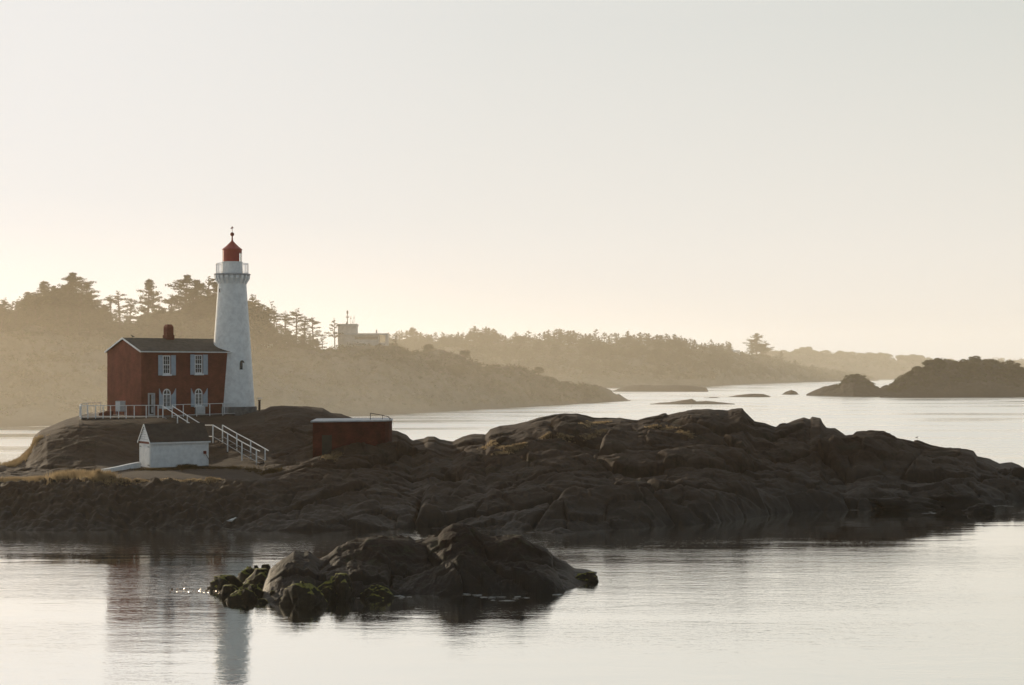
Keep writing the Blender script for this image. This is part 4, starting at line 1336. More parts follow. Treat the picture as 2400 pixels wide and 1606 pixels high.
# image right of the viewer's line is at decreasing angle when looking from -y: angle = view + t with t>0 to the right
pn = MB(); pn.lathe([(R_, lz0), (R_, lz1)], n=9, a0=view - math.radians(97), a1=view + math.radians(47))
pn.build('lantern_panel', M['redpaint'], tower)
gl = MB(); gl.lathe([(R_ - 0.02, lz0), (R_ - 0.02, lz1)], n=12, a0=view + math.radians(47), a1=view + math.radians(263))
gl.build('lantern_glass', M['glass'], tower)
for k in range(7):
    t = view + math.radians(47 + 36 * k)
    b = MB(); b.bar((R_ * math.cos(t), R_ * math.sin(t), lz0), (R_ * math.cos(t), R_ * math.sin(t), lz1), 0.045)
    b.build('mullion', M['redpaint'], tower)
b = MB(); b.lathe([(R_ + 0.015, lz1 - 0.32), (R_ + 0.015, lz1)], n=18); b.build('lantern_band', M['redpaint'], tower)
cn = MB(); cn.lathe([(0.1, lz1 - 0.02), (1.0, lz1 - 0.02), (1.0, lz1 + 0.03), (0.62, zt_(577.5)), (0.26, zt_(569)), (0.10, zt_(565)), (0.07, zt_(558)), (0.07, zt_(554))], n=16, a0=view)
cn.build('lantern_roof', M['redpaint'], tower)
bl = MB(); bl.lathe([(0.2 * math.sin(math.pi * k / 12) + 0.001, zt_(549.3) - 0.2 * math.cos(math.pi * k / 12)) for k in range(13)], n=20)
bl.build('ball', M['rust'], tower, smooth=True)
vn = MB(); vn.bar((0, 0, zt_(545)), (0, 0, zt_(530)), 0.05, n=6)
vn.bar((-0.16, 0, zt_(536.5)), (0.14, 0, zt_(534.0)), 0.05)
vn.add([(-0.16, 0, zt_(536)), (-0.02, 0, zt_(531)), (0.1, 0, zt_(533)), (0.0, 0, zt_(536.5))], [(0, 1, 2, 3)])
vn.build('weather_vane', M['rust'], tower)


def tower_window(px, ytop, ybot, wd, sill=True):
    """arched recess on the curved tower face"""
    off = (px - 544.2) / PPM
    zc = (zt_(ytop) + zt_(ybot)) / 2
    r = np.interp(zc, [zb, zt_(815), zf], [52.3 / PPM, 43.3 / PPM, 33.0 / PPM])
    t = math.asin(max(-0.99, min(0.99, off / r)))
    a = view + t
    e = empty('window', (r * math.cos(a), r * math.sin(a), zt_(ybot)), a + math.pi / 2)
    e.parent = tower
    h = zt_(ytop) - zt_(ybot)
    out, inn = arch(-wd / 2, wd / 2, 0, h), arch(-wd / 2 + 0.06, wd / 2 - 0.06, 0.05, h - 0.07)
    ring_prism(out, inn, -0.06, 0.2).build('frame', M['white'], e)
    p = MB(); p.sheetprism(inn, -0.035, 0.1); p.build('pane', M['pane'], e)
    p = MB(); p.sheetprism([(0.07, 0.06), (wd / 2 - 0.07, 0.06), (wd / 2 - 0.07, h * 0.62), (0.07, h * 0.74)], -0.05, -0.036); p.build('reveal', M['white'], e)
    if sill:
        s = MB(); s.box(-wd / 2 - 0.15, wd / 2 + 0.15, -0.10, 0.14, -0.42, -0.34); s.build('sill', M['white'], e)


tower_window(566.2, 843, 867.5, 0.66)
tower_window(516.5, 676, 688, 0.34, False)

# ---------------------------------------------------------------- terrace
edge = [(190, 144.0), (260, 144.6), (330, 145.3), (381.7, 146.0), (402, 147.6), (461, 150.8), (522, 154.0), (553.5, 155.6)]
poly = [((p - 1200) / F * d, d) for p, d in edge]
poly += [((598 - 1200) / F * 156.5, 156.5), ((600 - 1200) / F * 161, 161), ((300 - 1200) / F * 163, 163), ((205 - 1200) / F * 157, 157), ((188 - 1200) / F * 151, 151), ((185 - 1200) / F * 147, 147)]
tp = MB(); tp.prism(poly, 6.0, 6.615)
terr = tp.build('stone_terrace', M['terrace'], bevel=0.04)
tag(terr, 'low dark stone terrace carrying the house and tower', 'terrace')


def fence_run(name, pts, label, group, h=1.07, posts=None, balusters=0, bz=0.08, zbase=6.62):
    """pts: (px, d) plan line; posts at posts (indices fraction list)"""
    r = empty(name, ((pts[0][0] - 1200) / F * pts[0][1], pts[0][1], zbase))
    tag(r, label, 'railing', group)
    o = r.location.copy()
    W = [Vector(((p - 1200) / F * d, d, zbase)) - o for p, d in pts]
    for z, wd in ((h, 0.052), (bz, 0.038)):
        m = MB()
        for a, b in zip(W[:-1], W[1:]):
            m.bar(a + Vector((0, 0, z)), b + Vector((0, 0, z)), wd)
        m.build('rail', M['rail'], r)
    for p, d in posts or pts:
        m = MB(); v = Vector(((p - 1200) / F * d, d, zbase)) - o
        m.bar(v + Vector((0, 0, -0.1)), v + Vector((0, 0, h)), 0.072)
        m.build('post', M['rail'], r)
    if balusters:
        tot = sum((b - a).length for a, b in zip(W[:-1], W[1:]))
        n = balusters
        for k in range(n):
            s = tot * (k + 0.5) / n
            for a, b in zip(W[:-1], W[1:]):
                l = (b - a).length
                if s <= l:
                    v = a + (b - a) * (s / l)
                    break
                s -= l
            m = MB(); m.bar(v + Vector((0, 0, bz)), v + Vector((0, 0, h)), 0.016)
            m.build('baluster', M['rail'], r)
    return r


dl = lambda p: float(np.interp(p, *zip(*edge)))
fence_run('terrace_railing', [(190, dl(190)), (381.7, dl(381.7))], 'white post and rail fence along the terrace left of the stairs', 'white railings of the terrace',
          posts=[(p, dl(p)) for p in (190, 206, 224, 241.6, 259, 277.9, 295.7, 314.6, 342.7, 370.5, 381.7)])
fence_run('terrace_railing', [(403, dl(403)), (461, dl(461)), (552.9, dl(552.9))], 'white post and rail fence from the stair head to the tower foot', 'white railings of the terrace',
          posts=[(p, dl(p)) for p in (403.6, 429.6, 461, 491.6, 522.2, 552.9)])
fence_run('terrace_railing', [(190, 144.05), (187, 147), (190, 151), (205, 155.5), (236, 158)], 'white balustrade curving round the left end of the terrace', 'white railings of the terrace', balusters=24)
fence_run('terrace_railing', [(526, 154.9), (552, 156.1)], 'short white balustrade at the foot of the tower', 'white railings of the terrace', balusters=14)

# cabinet and cellar hatch by the gable
gd = 151.5
cbn = empty('utility_cabinet', ((282 - 1200) / F * gd, gd, 6.615), 0.1)
tag(cbn, 'pale grey two door cabinet standing before the gable wall', 'cabinet')
zt = ZY(940, gd) - 6.615
m_ = MB(); m_.box(-0.46, 0.46, 0, 0.35, 0.35, zt); m_.build('body', M['grey'], cbn, bevel=0.02)
m_ = MB(); m_.box(-0.44, -0.02, -0.02, -0.002, 0.40, zt - 0.04); m_.build('door', M['trim'], cbn)
m_ = MB(); m_.box(0.02, 0.44, -0.02, -0.002, 0.40, zt - 0.04); m_.build('door', M['grey'], cbn)
for x in (-0.4, 0.4):
    m_ = MB(); m_.bar((x, 0.1, 0), (x, 0.1, 0.35), 0.06); m_.build('leg', M['grey'], cbn)
hd_ = 150.5
ht = empty('cellar_hatch', ((244 - 1200) / F * hd_, hd_, 6.615), 0)
tag(ht, 'low dark red sloping hatch at the corner of the house', 'hatch')
m_ = MB(); m_.sheetprism([(-0.5, 0), (0.6, 0), (0.6, 0.42), (0.2, 0.45), (-0.1, 0.30), (-0.5, 0.18)], 0, 1.0); m_.build('curb', M['brick'], ht)
m_ = MB(); m_.sheetprism([(-0.5, 0.19), (-0.1, 0.31), (-0.1, 0.34), (-0.5, 0.22)], -0.02, 1.02); m_.build('lid', M['dark'], ht)


# ---------------------------------------------------------------- stairs
def stairs(label, near, farr, zl, group):
    """near/farr: lists of (px, top row, d) along the near and far handrail; the flight runs between them"""
    r = empty('staircase', P(*near[0]) - Vector((0, 0, 1.1)))
    tag(r, label, 'stairs', group)
    o = r.location.copy()
    for line in (near, farr):
        W = [P(*q) - o for q in line]
        m = MB()
        for a, b in zip(W[:-1], W[1:]):
            m.bar(a, b, 0.06)
        rr_ = m.build('handrail', M['rail'], r)
        m = MB()
        for a, b in zip(W[:-1], W[1:]):
            m.bar(a - Vector((0, 0, 0.95)), b - Vector((0, 0, 0.95)), 0.03)
        m.build('lower_rail', M['grey'], rr_)
        for j, a in enumerate(W[:-1] if len(W) > 2 else W):
            px_, d_ = line[j][0], line[j][2]
            zg = min(ground(px_, d_) - o.z, a.z - 0.95)
            m = MB(); m.bar(Vector((a.x, a.y, max(zg, a.z - 1.5))), a, 0.09)
            m.build('post', M['rail'], rr_)
    a0, a1 = P(*near[0]) - o, P(*near[-1]) - o
    b0, b1 = P(*farr[0]) - o, P(*farr[-1]) - o
    n = max(5, int(abs(a1.z - a0.z) / 0.18))
    for k in range(n):
        q = (k + 0.5) / n
        m = MB()
        pa, pb = a0.lerp(a1, q) - Vector((0, 0, 1.08)), b0.lerp(b1, q) - Vector((0, 0, 1.08))
        pb.z = pa.z
        m.bar(pa, pb, 0.30, 0.06)
        m.build('step', M['terrace'], r)
    return r


stairs('upper white railed flight dropping from the terrace', [(381.7, 951.5, 146.0), (416, 974, 143.5), (445, 992.5, 141.5)], [(403.5, 951.5, 147.4), (439, 974, 144.7), (468, 992, 142.4)], 6.6, 'two flights of stairs')
stairs('lower white railed flight beside the white shed', [(499, 996.5, 134.0), (533.5, 1016, 131.5), (567, 1036, 129.2), (601, 1054, 127.0), (609, 1057.5, 126.4)],
       [(521.5, 996.5, 135.2), (555, 1016, 132.8), (587.5, 1033, 130.6), (621.5, 1052, 128.2), (629, 1056.5, 127.6)], 5, 'two flights of stairs')
m_ = empty('landing_rail', P(480, 996.5, 136.5) - Vector((0, 0, 1.05)))
tag(m_, 'short level white rail at the landing above the lower flight', 'railing')
for z in (0, -0.95):
    q = MB(); q.bar(Vector((0, 0, 1.05 + z)), P(499, 996.5, 134.1) - m_.location + Vector((0, 0, z)), 0.05); q.build('rail', M['rail'], m_)

# ---------------------------------------------------------------- white shed
SA = math.radians(35.6)
sx, sdep, sz = (353.2 - 1200) / F * 127, 127.0, ZY(1099, 127)
SL, SW = 4.98, 2.27
shed = empty('white_shed', (sx, sdep, sz), SA)
tag(shed, 'small white shed with steep dark roof below the lighthouse', 'shed')
se = ZY(1036.5, 127) - sz
sr = ZY(996.5, 127.9) - sz
m_ = MB(); m_.add([(0, 0, -0.4), (SL, 0, -0.4), (SL, SW, -0.4), (0, SW, -0.4), (0, 0, se), (SL, 0, se), (SL, SW, se), (0, SW, se)], [(0, 1, 5, 4), (1, 2, 6, 5), (2, 3, 7, 6), (3, 0, 4, 7)])
m_.add([(SL, 0, se), (SL, SW, se), (SL, SW / 2, sr)], [(0, 1, 2)])
m_.build('wall', M['white'], shed)
m_ = MB()
slp = (sr - se) / (SW / 2)
for ya, yb in ((-0.10, SW / 2), (SW + 0.10, SW / 2)):
    za, zb2 = se - slp * 0.10, sr
    vs = [(-0.10, ya, za), (SL + 0.12, ya, za), (SL + 0.12, yb, zb2), (-0.10, yb, zb2), (-0.10, ya, za + 0.09), (SL + 0.12, ya, za + 0.09), (SL + 0.12, yb, zb2 + 0.09), (-0.10, yb, zb2 + 0.09)]
    m_.add(vs, [(0, 3, 2, 1), (4, 5, 6, 7), (0, 1, 5, 4), (1, 2, 6, 5), (2, 3, 7, 6), (3, 0, 4, 7)])
sroof = m_.build('roof', M['shedroof'], shed)
m_ = MB()
for ya, yb in ((-0.12, SW / 2), (SW + 0.12, SW / 2)):
    za, zb2 = se - slp * 0.12, sr + 0.02
    m_.bar((-0.12, ya, za + 0.03), (-0.12, yb, zb2 + 0.03), 0.035, 0.11)
m_.bar((-0.1, -0.13, se - slp * 0.1 + 0.02), (SL + 0.12, -0.13, se - slp * 0.1 + 0.02), 0.04, 0.11)
m_.build('fascia', M['trim'], shed)
# gable boards (lapped), door leaves, hinges
m_ = MB()
n = 7
for k in range(n):
    f0, f1 = k / n, (k + 1) / n
    y0a, y1a = SW / 2 * f0 + 0.02, SW - SW / 2 * f0 - 0.02
    y0b, y1b = SW / 2 * f1, SW - SW / 2 * f1
    za, zb2 = se + (sr - se) * f0 + 0.02, se + (sr - se) * f1
    m_.add([(-0.075, y0a, za), (-0.075, y1a, za), (-0.012, y1b, zb2), (-0.012, y0b, zb2), (-0.004, y0a, za), (-0.004, y1a, za)], [(1, 0, 3, 2), (0, 1, 5, 4)])
m_.build('gable_boards', M['trim'], shed)
m_ = MB(); m_.box(-0.02, -0.003, 0.0, SW, se - 0.16, se + 0.01); m_.build('lintel', M['rust'], shed)
for y0, y1 in ((0.10, SW / 2 - 0.012), (SW / 2 + 0.012, SW - 0.10)):
    m_ = MB(); m_.box(-0.05, -0.004, y0, y1, 0.05, se - 0.18); d_ = m_.build('door', M['trim'], shed)
    for zz in (0.25, se - 0.42):
        h_ = MB(); yy = y0 if y0 < 1 else y1 - 0.4
        h_.box(-0.065, -0.051, yy, yy + 0.4, zz, zz + 0.05); h_.build('hinge', M['dark'], d_)
# fire hose reel and hooked pole on the right end of the side wall
fx = lambda px: SL * (px - 353.2) / (489 - 353.2)
hb = empty('fire_box', (sx + math.cos(SA) * fx(479) + 0.05 * math.sin(SA), sdep + math.sin(SA) * fx(479) - 0.05 * math.cos(SA), sz + 1.05), SA)
tag(hb, 'small red box fixed to the right end of the shed wall', 'box')
m_ = MB(); m_.box(-0.11, 0.11, -0.12, 0.04, 0, 0.24); m_.build('case', M['rust'], hb, bevel=0.02)
pv = empty('leaning_pole', (sx + math.cos(SA) * fx(482) + 0.10 * math.sin(SA), sdep + math.sin(SA) * fx(482) - 0.10 * math.cos(SA), sz), SA)
tag(pv, 'dark pole leaning against the shed beside the red box', 'pole')
m_ = MB(); m_.bar((-0.06, -0.02, 1.05), (0.38, -0.25, 0.15), 0.045, n=6); m_.build('shaft', M['dark'], pv)

# whitewashed kerb wall running down from the shed
kp = [(326, 1083, 127.4), (300, 1088, 125.6), (274, 1094, 124.0), (252, 1098, 122.4), (240, 1100, 121.6)]
kw = MB()
W = [P(*q) for q in kp]
for a, b in zip(W[:-1], W[1:]):
    n_ = Vector((b.y - a.y, a.x - b.x, 0)).normalized() * 0.14
    vs = [a - n_, b - n_, b + n_, a + n_]
    vs = [Vector((v.x, v.y, v.z - 0.7)) for v in vs] + vs
    kw.add(vs, [(0, 3, 2, 1), (4, 5, 6, 7), (0, 1, 5, 4), (1, 2, 6, 5), (2, 3, 7, 6), (3, 0, 4, 7)])
kwo = kw.build('kerb_wall', M['white'])
tag(kwo, 'low whitewashed wall curving away from the shed door', 'wall')

# ---------------------------------------------------------------- brick hut with flat roof
hutp = [(733, 128.0), (880, 129.6), (903, 130.2), (912, 130.9), (918, 132.0), (919, 133.6), (912, 135.5), (745, 134.0)]
hp = [Vector(((p - 1200) / F * d, d, 0)) for p, d in hutp]
hc = sum(hp, Vector()) / len(hp)
hzb, hzt = 3.3, ZY(989.5, 128.5)
hut = empty('brick_hut', (hc.x, hc.y, hzb))
tag(hut, 'flat roofed dark red brick hut with a rounded end and rooftop rail', 'hut')
loc = [(v.x - hc.x, v.y - hc.y) for v in hp]
m_ = MB(); m_.prism(loc, 0, hzt - hzb); m_.build('wall', M['hutbrick'], hut)
m_ = MB(); m_.prism([(x * 1.035, y * 1.06) for x, y in loc], hzt - hzb + 0.003, hzt - hzb + 0.12); m_.build('coping', M['grey'], hut, bevel=0.02)
# door
a, b = hp[0], hp[1]
ux = (b - a).normalized()
nx = Vector((ux.y, -ux.x, 0))
def hutpt(px):
    k = (px - 1200) / F
    t = (k * a.y - a.x) / (ux.x - k * ux.y)
    return a + ux * t
d0, d1 = hutpt(754.6) - hc, hutpt(777.7) - hc
ztop, zbot = ZY(1020, 128.3) - hzb, ZY(1071, 128.3) - hzb
vs = []
for z in (zbot, ztop):
    for q, o2 in ((d0, 0.03), (d1, 0.03), (d1, 0.003), (d0, 0.003)):
        vs.append((q.x + nx.x * o2, q.y + nx.y * o2, z))
m_ = MB(); m_.add(vs, [(0, 1, 5, 4), (1, 2, 6, 5), (3, 0, 4, 7), (4, 5, 6, 7)]); m_.build('door', M['door'], hut)
# rooftop pipe rail and ladder
m_ = MB()
rt = hzt - hzb + 0.12
pt = lambda px, y, d: P(px, y, d) - Vector((hc.x, hc.y, hzb))
line = [pt(868, 985, 131), pt(868, 968.5, 131), pt(896, 973.5, 131.5), pt(910, 977, 132), pt(917, 983, 132.5), pt(917.5, 1006, 132.5)]
for q, r_ in zip(line[:-1], line[1:]):
    m_.bar(q, r_, 0.06, n=6)
m_.bar(pt(896, 986, 131.5), pt(896, 973.5, 131.5), 0.05, n=6)
m_.build('roof_rail', M['dark'], hut)
m_ = MB()
m_.bar(pt(913.5, 980, 131.2), pt(914, 1006, 131.2), 0.05, n=6)
m_.build('ladder_rail', M['dark'], hut)
for k in range(4):
    y = 988 + 5 * k
    m_ = MB(); m_.bar(pt(913.5, y, 131.2), pt(917.5, y, 132.5), 0.035, n=5); m_.build('rung', M['dark'], hut)

# marker post right of the tower
pd = 156.3
mp_ = empty('light_post', ((608 - 1200) / F * pd, pd, ground(608, pd)))
tag(mp_, 'short dark post with a flat cap right of the tower foot', 'post')
gz_ = ground(608, pd)
m_ = MB(); m_.lathe([(0.01, -0.1), (0.11, -0.1), (0.11, ZY(940, pd) - gz_), (0.15, ZY(939, pd) - gz_), (0.15, ZY(937.5, pd) - gz_), (0.01, ZY(937.4, pd) - gz_)], n=14); m_.build('shaft', M['dark'], mp_)
m_ = MB(); m_.bar((-0.04, 0, ZY(938, pd) - gz_), (-0.04, 0, ZY(934, pd) - gz_), 0.06, n=6); m_.bar((-0.16, 0, ZY(933.3, pd) - gz_), (0.28, 0, ZY(933.3, pd) - gz_), 0.07); m_.build('cap', M['grey'], mp_)

# ---------------------------------------------------------------- signal station on the headland
sg = hill(850, 0.97)
gd = sg.y
pq = lambda px, py: ((px - 850) / F * gd, CH - (py - HY) / F * gd - sg.z)
sta = empty('signal_station', (sg.x, gd, sg.z))
tag(sta, 'hazy signal station with a square tower, mast and long flat roofed wing', 'building')
X = lambda px: pq(px, 0)[0]
Z = lambda py: pq(0, py)[1]
m_ = MB(); m_.box(X(792.5), X(835.5), -2.5, 2.0, -1.0, Z(763)); m_.build('tower_wall', M['concrete'], sta)
m_ = MB(); m_.box(X(791), X(837), -2.7, 2.2, Z(765), Z(760)); m_.build('tower_parapet', M['grey'], sta)
m_ = MB(); m_.box(X(808), X(888), -3.2, 1.5, -1.0, Z(785.5)); wing = m_.build('wing_wall', M['concrete'], sta)
m_ = MB(); m_.box(X(832), X(886), -3.25, -3.205, Z(796), Z(789)); m_.build('window_band', M['pane'], wing)
m_ = MB(); m_.box(X(829), X(864), -3.4, -3.21, Z(805), Z(803.6)); m_.build('white_rail', M['trim'], wing)
m_ = MB(); m_.box(X(806), X(909), -3.5, 1.8, Z(785.4), Z(782)); m_.build('flat_roof', M['grey'], sta)
m_ = MB(); m_.box(X(903.5), X(908.5), -3.2, 1.5, -1.0, Z(785.5)); m_.build('pier', M['concrete'], sta)
m_ = MB(); m_.box(X(888.2), X(903.3), -3.1, 1.4, -1.0, Z(803.5)); m_.build('low_wall', M['concrete'], sta)
m_ = MB(); m_.box(X(879.5), X(882.5), -0.5, 0.0, Z(781.9), Z(773)); m_.build('chimney', M['grey'], sta)
m_ = MB()
m_.bar((X(813.5), -1, Z(760)), (X(813.5), -1, Z(729)), 0.22, n=6)
m_.bar((X(813.5), -1, Z(736)), (X(813.5), -1, Z(728.5)), 0.42, n=8)
m_.bar((X(810), -1, Z(744)), (X(817), -1, Z(744)), 0.16)
m_.bar((X(810.5), -1, Z(741)), (X(810.5), -1, Z(746)), 0.12)
m_.bar((X(816.5), -1, Z(741)), (X(816.5), -1, Z(746)), 0.12)
m_.bar((X(811), -1, Z(760)), (X(813.5), -1, Z(754)), 0.3)
m_.build('mast', M['dark'], sta)
for px, yt in ((821.5, 741), (829, 740), (826, 751), (834, 757)):
    m_ = MB(); m_.bar((X(px), -1, Z(760)), (X(px), -1, Z(yt)), 0.09, n=5); m_.bar((X(px - 1.6), -1, Z(yt + 6)), (X(px + 1.6), -1, Z(yt + 6)), 0.12); m_.build('antenna', M['dark'], sta)


def cottage(zf, px, f, wpx, ytop, label, m):
    g = zf(px, f)
    r = empty('hazy_cottage', g)
    tag(r, label, 'house')
    w2 = wpx / F * g.y / 2
    h = ZY(ytop, g.y) - g.z
    q = MB(); q.box(-w2, w2, -2, 3, -1.5, h * 0.7); q.build('wall', m, r)
    q = MB(); q.add([(-w2 - .3, -2.4, h * .7), (w2 + .3, -2.4, h * .7), (w2 + .3, 3.4, h * .7), (-w2 - .3, 3.4, h * .7), (-w2 - .3, .5, h), (w2 + .3, .5, h)], [(0, 1, 5, 4), (2, 3, 4, 5), (1, 2, 5), (3, 0, 4), (3, 2, 1, 0)]); q.build('roof', M['grey'], r)


cottage(hill, 628, 0.93, 24, 806, 'pale low cottage half lost in haze below the open pine grove', M['white'])
cottage(pen, 1722, 0.98, 20, 821, 'pale house on the far point beside the lone conifer', M['white'])


# ---------------------------------------------------------------- birds
def bird(name, loc, s, rz, m, label, group=None):
    r = empty(name, loc, rz)
    r.scale = (s, s, s)
    tag(r, label, 'bird', group)
    b = MB()
    prof = [(-0.50, .02, .10), (-0.40, .05, .11), (-0.25, .10, .13), (-0.05, .15, .17), (0.12, .14, .22), (0.24, .09, .30), (0.31, .065, .37), (0.38, .07, .42), (0.45, .05, .42), (0.49, .02, .41), (0.58, .008, .40)]
    n = 12
    vs = []
    for x, rad, z in prof:
        for k in range(n):
            t = 2 * math.pi * k / n
            vs.append((x, rad * math.cos(t), z + rad * 0.95 * math.sin(t)))
    fs = [(i * n + k, i * n + (k + 1) % n, (i + 1) * n + (k + 1) % n, (i + 1) * n + k) for i in range(len(prof) - 1) for k in range(n)]
    b.add(vs, fs + [tuple(range(n)), tuple((len(prof) - 1) * n + k for k in range(n - 1, -1, -1))])
    for sgn in (-1, 1):
        b.bar((0, sgn * 0.05, 0.08), (0.02, sgn * 0.05, -0.06), 0.02)
    b.build('body', m, r, smooth=True)
    w2 = MB()
    for sgn in (-1, 1):
        w2.add([(0.16, sgn * .145, .26), (0.05, sgn * .165, .14), (-0.3, sgn * .12, .10), (-0.62, sgn * .03, .12), (-0.2, sgn * .12, .22)], [(0, 1, 2, 3, 4)])
    w2.build('wings', M['grey'] if m is M['feather'] else m, r)


rl = 2.3
rp = Vector((hx, hd, hz)) + Vector((math.cos(TH) * 0.9 - math.sin(TH) * HW / 2, math.sin(TH) * 0.9 + math.cos(TH) * HW / 2, RI + 0.17))
bird('crow', rp, 0.46, 2.7, M['darkfeather'], 'dark bird perched on the house roof ridge')
gp = hit(543, 1226)
if gp is None: gp = P(543, 1226, 110)
bird('gull', gp + Vector((0, 0, 0.06)), 0.62, 0.3, M['feather'], 'white gull on the dark bank above the water')
for px, py in ((2149, 1026),):
    d_ = CH * F / (py - HY)
    bird('duck', ((px - 1200) / F * d_, d_, -0.03), 0.5, 0.2, M['darkfeather'], 'lone dark duck on the bright water beyond the rocks')


# ---------------------------------------------------------------- grass
def grass(points, spread, n, hmin, hmax, label, m, name='dry_grass', wd=0.018):
    """tufts round surveyed points (px, row)"""
    V, Fc = [], []
    rr = random.Random(len(points) * 7 + n)
    anchors = []
    for (px, py) in points:
        p = hit(px, py)
        if p is not None:
            anchors.append(p)
    if not anchors:
        return
    seeds = []
    for _ in range(n):
        i = rr.randrange(len(anchors))
        a = anchors[i]
        b = anchors[min(i + 1, len(anchors) - 1)]
        q = a.lerp(b, rr.random()) if (a - b).length < 6 else a
        x, y = q.x + rr.gauss(0, spread), q.y + rr.gauss(0, spread * 0.8)
        seeds.append((x, y))
    sx_ = np.array(seeds)
    gz = island_z(1200 + sx_[:, 0] / sx_[:, 1] * F, sx_[:, 1])
    for (x, y), z in zip(seeds, gz):
        z = float(z)
        for _b in range(5):
            xx, yy = x + rr.gauss(0, 0.06), y + rr.gauss(0, 0.06)
            h = rr.uniform(hmin, hmax)
            a_ = rr.uniform(0, 6.28)
            ln = rr.uniform(0.1, 0.5) * h
            tipx, tipy = xx + ln * math.cos(a_), yy + ln * math.sin(a_)
            k = len(V)
            w2 = wd * rr.uniform(0.7, 1.5)
            V += [(xx - w2, yy, z - 0.05), (xx + w2, yy, z - 0.05), (tipx, tipy, z + h)]
            Fc.append((k, k + 1, k + 2))
    me = bpy.data.meshes.new(name); me.from_pydata(V, [], Fc); me.update(); me.materials.append(m)
    o = bpy.data.objects.new(name, me); COL.objects.link(o)
    tag(o, label, 'grass', kind='stuff')


G = M['drygrass']
grass([(0, 1128), (30, 1126), (60, 1124), (95, 1124)], 0.5, 500, .1, .28, 'golden dry grass at the left end of the causeway', G)
grass([(130, 1124), (150, 1120), (180, 1118), (215, 1120), (240, 1124)], 0.45, 900, .2, .65, 'sunlit golden grass clump on the causeway edge', G)
grass([(250, 1125), (290, 1126), (330, 1126), (380, 1126), (440, 1125), (500, 1124)], 0.35, 900, .05, .14, 'thin sunlit grass strip along the track before the shed', G)
grass([(20, 1094), (35, 1086), (50, 1078), (64, 1066), (74, 1052)], 0.4, 600, .15, .4, 'pale backlit grass on the left foot of the knoll', G)
grass([(420, 1097), (436, 1096), (450, 1097)], 0.16, 220, .15, .34, 'dull bush of grass against the shed wall', M['darkgrass'], 'scrub')
grass([(330, 1102), (370, 1102), (400, 1101), (480, 1097), (560, 1098), (640, 1106)], 0.5, 900, .05, .18, 'short dull scrub on the yard before the shed', M['darkgrass'], 'scrub')
grass([(1137, 1048), (1165, 1049), (1190, 1050), (1210, 1046)], 0.3, 320, .05, .13, 'golden grass in the hollow at the left of the big rocks', G)
grass([(1160, 1063), (1180, 1063), (1200, 1056), (1222, 1044)], 0.2, 260, .05, .13, 'golden grass lining the crack under the hollow', G)
grass([(1366, 1000), (1385, 994), (1400, 991), (1416, 991)], 0.25, 300, .05, .14, 'golden grass on the saddle between the first domes', G)
grass([(1305, 1019), (1320, 1022), (1342, 1028), (1280, 1024)], 0.2, 200, .05, .12, 'pinkish gold grass on the ledge below the first dome', G)
grass([(1370, 1029), (1385, 1021), (1400, 1014), (1412, 1010)], 0.18, 220, .05, .12, 'thin gold grass along the slanting ledge', G)
grass([(1520, 1003), (1545, 1005), (1570, 1004), (1600, 1014), (1616, 1020)], 0.25, 350, .05, .14, 'golden grass line under the highest dome', G)
grass([(762, 1074), (775, 1072), (790, 1068)], 0.2, 200, .06, .16, 'pale grass in front of the brick hut', G)

# ---------------------------------------------------------------- wash and added sun glints
def wash(spots):
    V, Fc = [], []
    rr = random.Random(5)
    for (px, py, wpx) in spots:
        d_ = CH * F / (py - HY)
        for q in range(5):
            cx = (px - 1200) / F * d_ + rr.uniform(-.5, .5) * wpx / F * d_
            cy = d_ + rr.uniform(-0.8, 0.8)
            rx, ry = rr.uniform(0.12, 0.35) * wpx / F * d_, rr.uniform(0.05, 0.16)
            k = len(V)
            n = 14
            for j in range(n):
                a = 2 * math.pi * j / n
                f = rr.uniform(0.5, 1.2)
                V.append((cx + rx * f * math.cos(a), cy + ry * f * math.sin(a), 0.012 + 0.004 * q))
            Fc.append(tuple(range(k, k + n)))
    me = bpy.data.meshes.new('foam'); me.from_pydata(V, [], Fc); me.update()
    me.materials.append(surface('sea_foam', (0.20, 0.20, 0.19), (0.42, 0.42, 0.40), scale=4, rough=0.8, bump=0.2))
    o = bpy.data.objects.new('foam', me); COL.objects.link(o)
    tag(o, 'thin pale wash lines on the water at the foot of the islet and the island point', 'foam', kind='stuff')


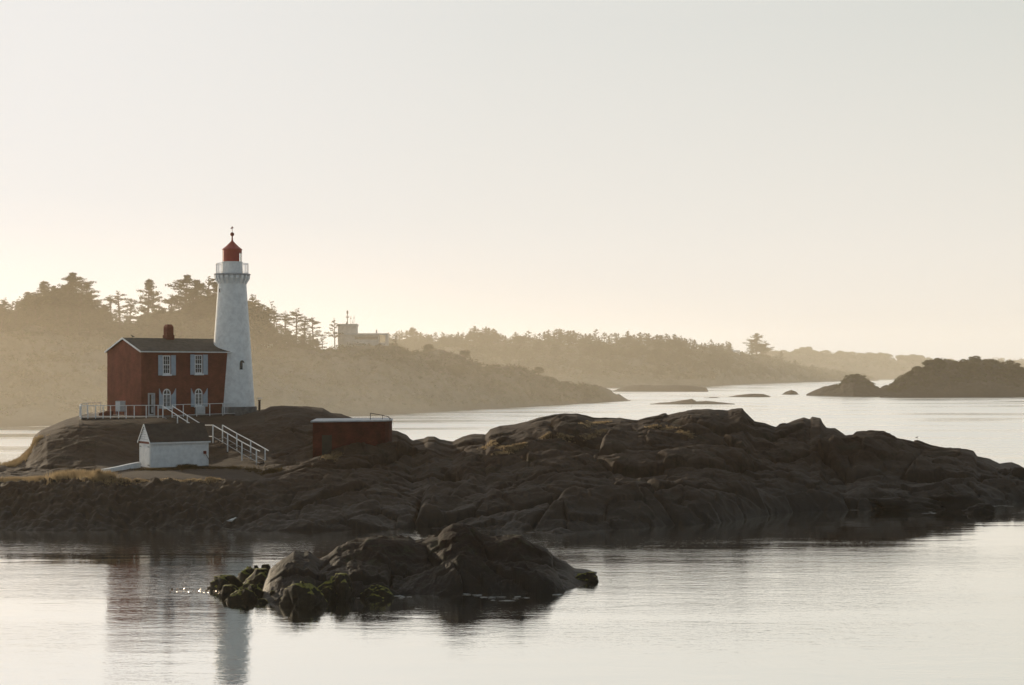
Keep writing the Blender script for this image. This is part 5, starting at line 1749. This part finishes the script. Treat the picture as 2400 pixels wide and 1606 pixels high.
wash([(815, 1404, 50), (840, 1400, 30), (945, 1401, 40), (1110, 1396, 40), (1150, 1402, 50), (1215, 1404, 70), (1320, 1393, 40), (1990, 1196, 60), (2030, 1193, 40), (2330, 1186, 60), (2180, 1202, 40)])
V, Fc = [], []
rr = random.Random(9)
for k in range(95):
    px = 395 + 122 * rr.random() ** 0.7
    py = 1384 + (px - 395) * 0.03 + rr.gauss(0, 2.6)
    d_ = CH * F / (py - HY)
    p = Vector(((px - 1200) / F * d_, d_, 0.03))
    h = (sd + (Vector((0, 0, CH)) - p).normalized()).normalized()  # added glossy flakes turned between sun and camera to imitate water glints
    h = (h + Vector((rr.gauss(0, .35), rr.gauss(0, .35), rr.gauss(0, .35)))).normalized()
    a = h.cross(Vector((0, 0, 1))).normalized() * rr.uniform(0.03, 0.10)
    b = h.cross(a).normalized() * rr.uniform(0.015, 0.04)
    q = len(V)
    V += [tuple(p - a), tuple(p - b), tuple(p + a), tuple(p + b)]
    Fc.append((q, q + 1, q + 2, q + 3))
me = bpy.data.meshes.new('glint_flakes'); me.from_pydata(V, [], Fc); me.update()
me.materials.append(surface('golden_glint', (0.12, 0.06, 0.02), (0.22, 0.12, 0.04), scale=6, rough=0.22, bump=0.1, spec=1.0))
o = bpy.data.objects.new('glint_flakes', me); COL.objects.link(o)
tag(o, 'golden flakes added on the water to imitate sun glints off the islet tip', 'glint', kind='stuff')

# ---------------------------------------------------------------- haze
def haze_box(name, x0, x1, y0, y1, z1, density, aniso, color, label):
    m = MB(); m.box(x0, x1, y0, y1, -0.5, z1)
    o = m.build(name, volume_material(name, density, aniso, color))
    tag(o, label, 'haze', kind='structure')


def haze_bank(name, cx, cy, rx, ry, rz, density, aniso, color, label):
    prof = [(math.cos(math.pi / 2 * k / 10) + 1e-4, math.sin(math.pi / 2 * k / 10)) for k in range(11)]
    m = MB(); m.lathe([(0.0001, -0.02)] + [(1.0, -0.02)] + prof[0:], n=48)
    o = m.build(name, volume_material(name, density, aniso, color))
    o.location = (cx, cy, 0); o.scale = (rx, ry, rz)
    tag(o, label, 'haze', kind='structure')


HC = (1.0, 0.86, 0.65)
haze_box('haze', -1500, 1500, 178, 700, 75, 0.00031, 0.35, HC, 'thin warm morning haze filling the air over the bay')
haze_box('haze', -2500, 2500, 700.1, 3000, 75, 0.00054, 0.35, HC, 'thicker warm haze over the far peninsula and distant shore')
haze_box('near_haze', -400, 400, 6, 177.9, 75, 0.00010, 0.5, (1.0, 0.78, 0.52), 'barely visible haze between the shore and the lighthouse island')
for k, (rx, ry, rz) in enumerate(((100, 70, 9), (115, 85, 13), (130, 95, 18), (145, 102, 23), (155, 108, 28), (165, 110, 34), (175, 111, 42))):
    haze_bank('haze_bank', -118, 292, rx, ry, rz, 0.00040, 0.40, HC, 'glowing low haze lying against the near headland')
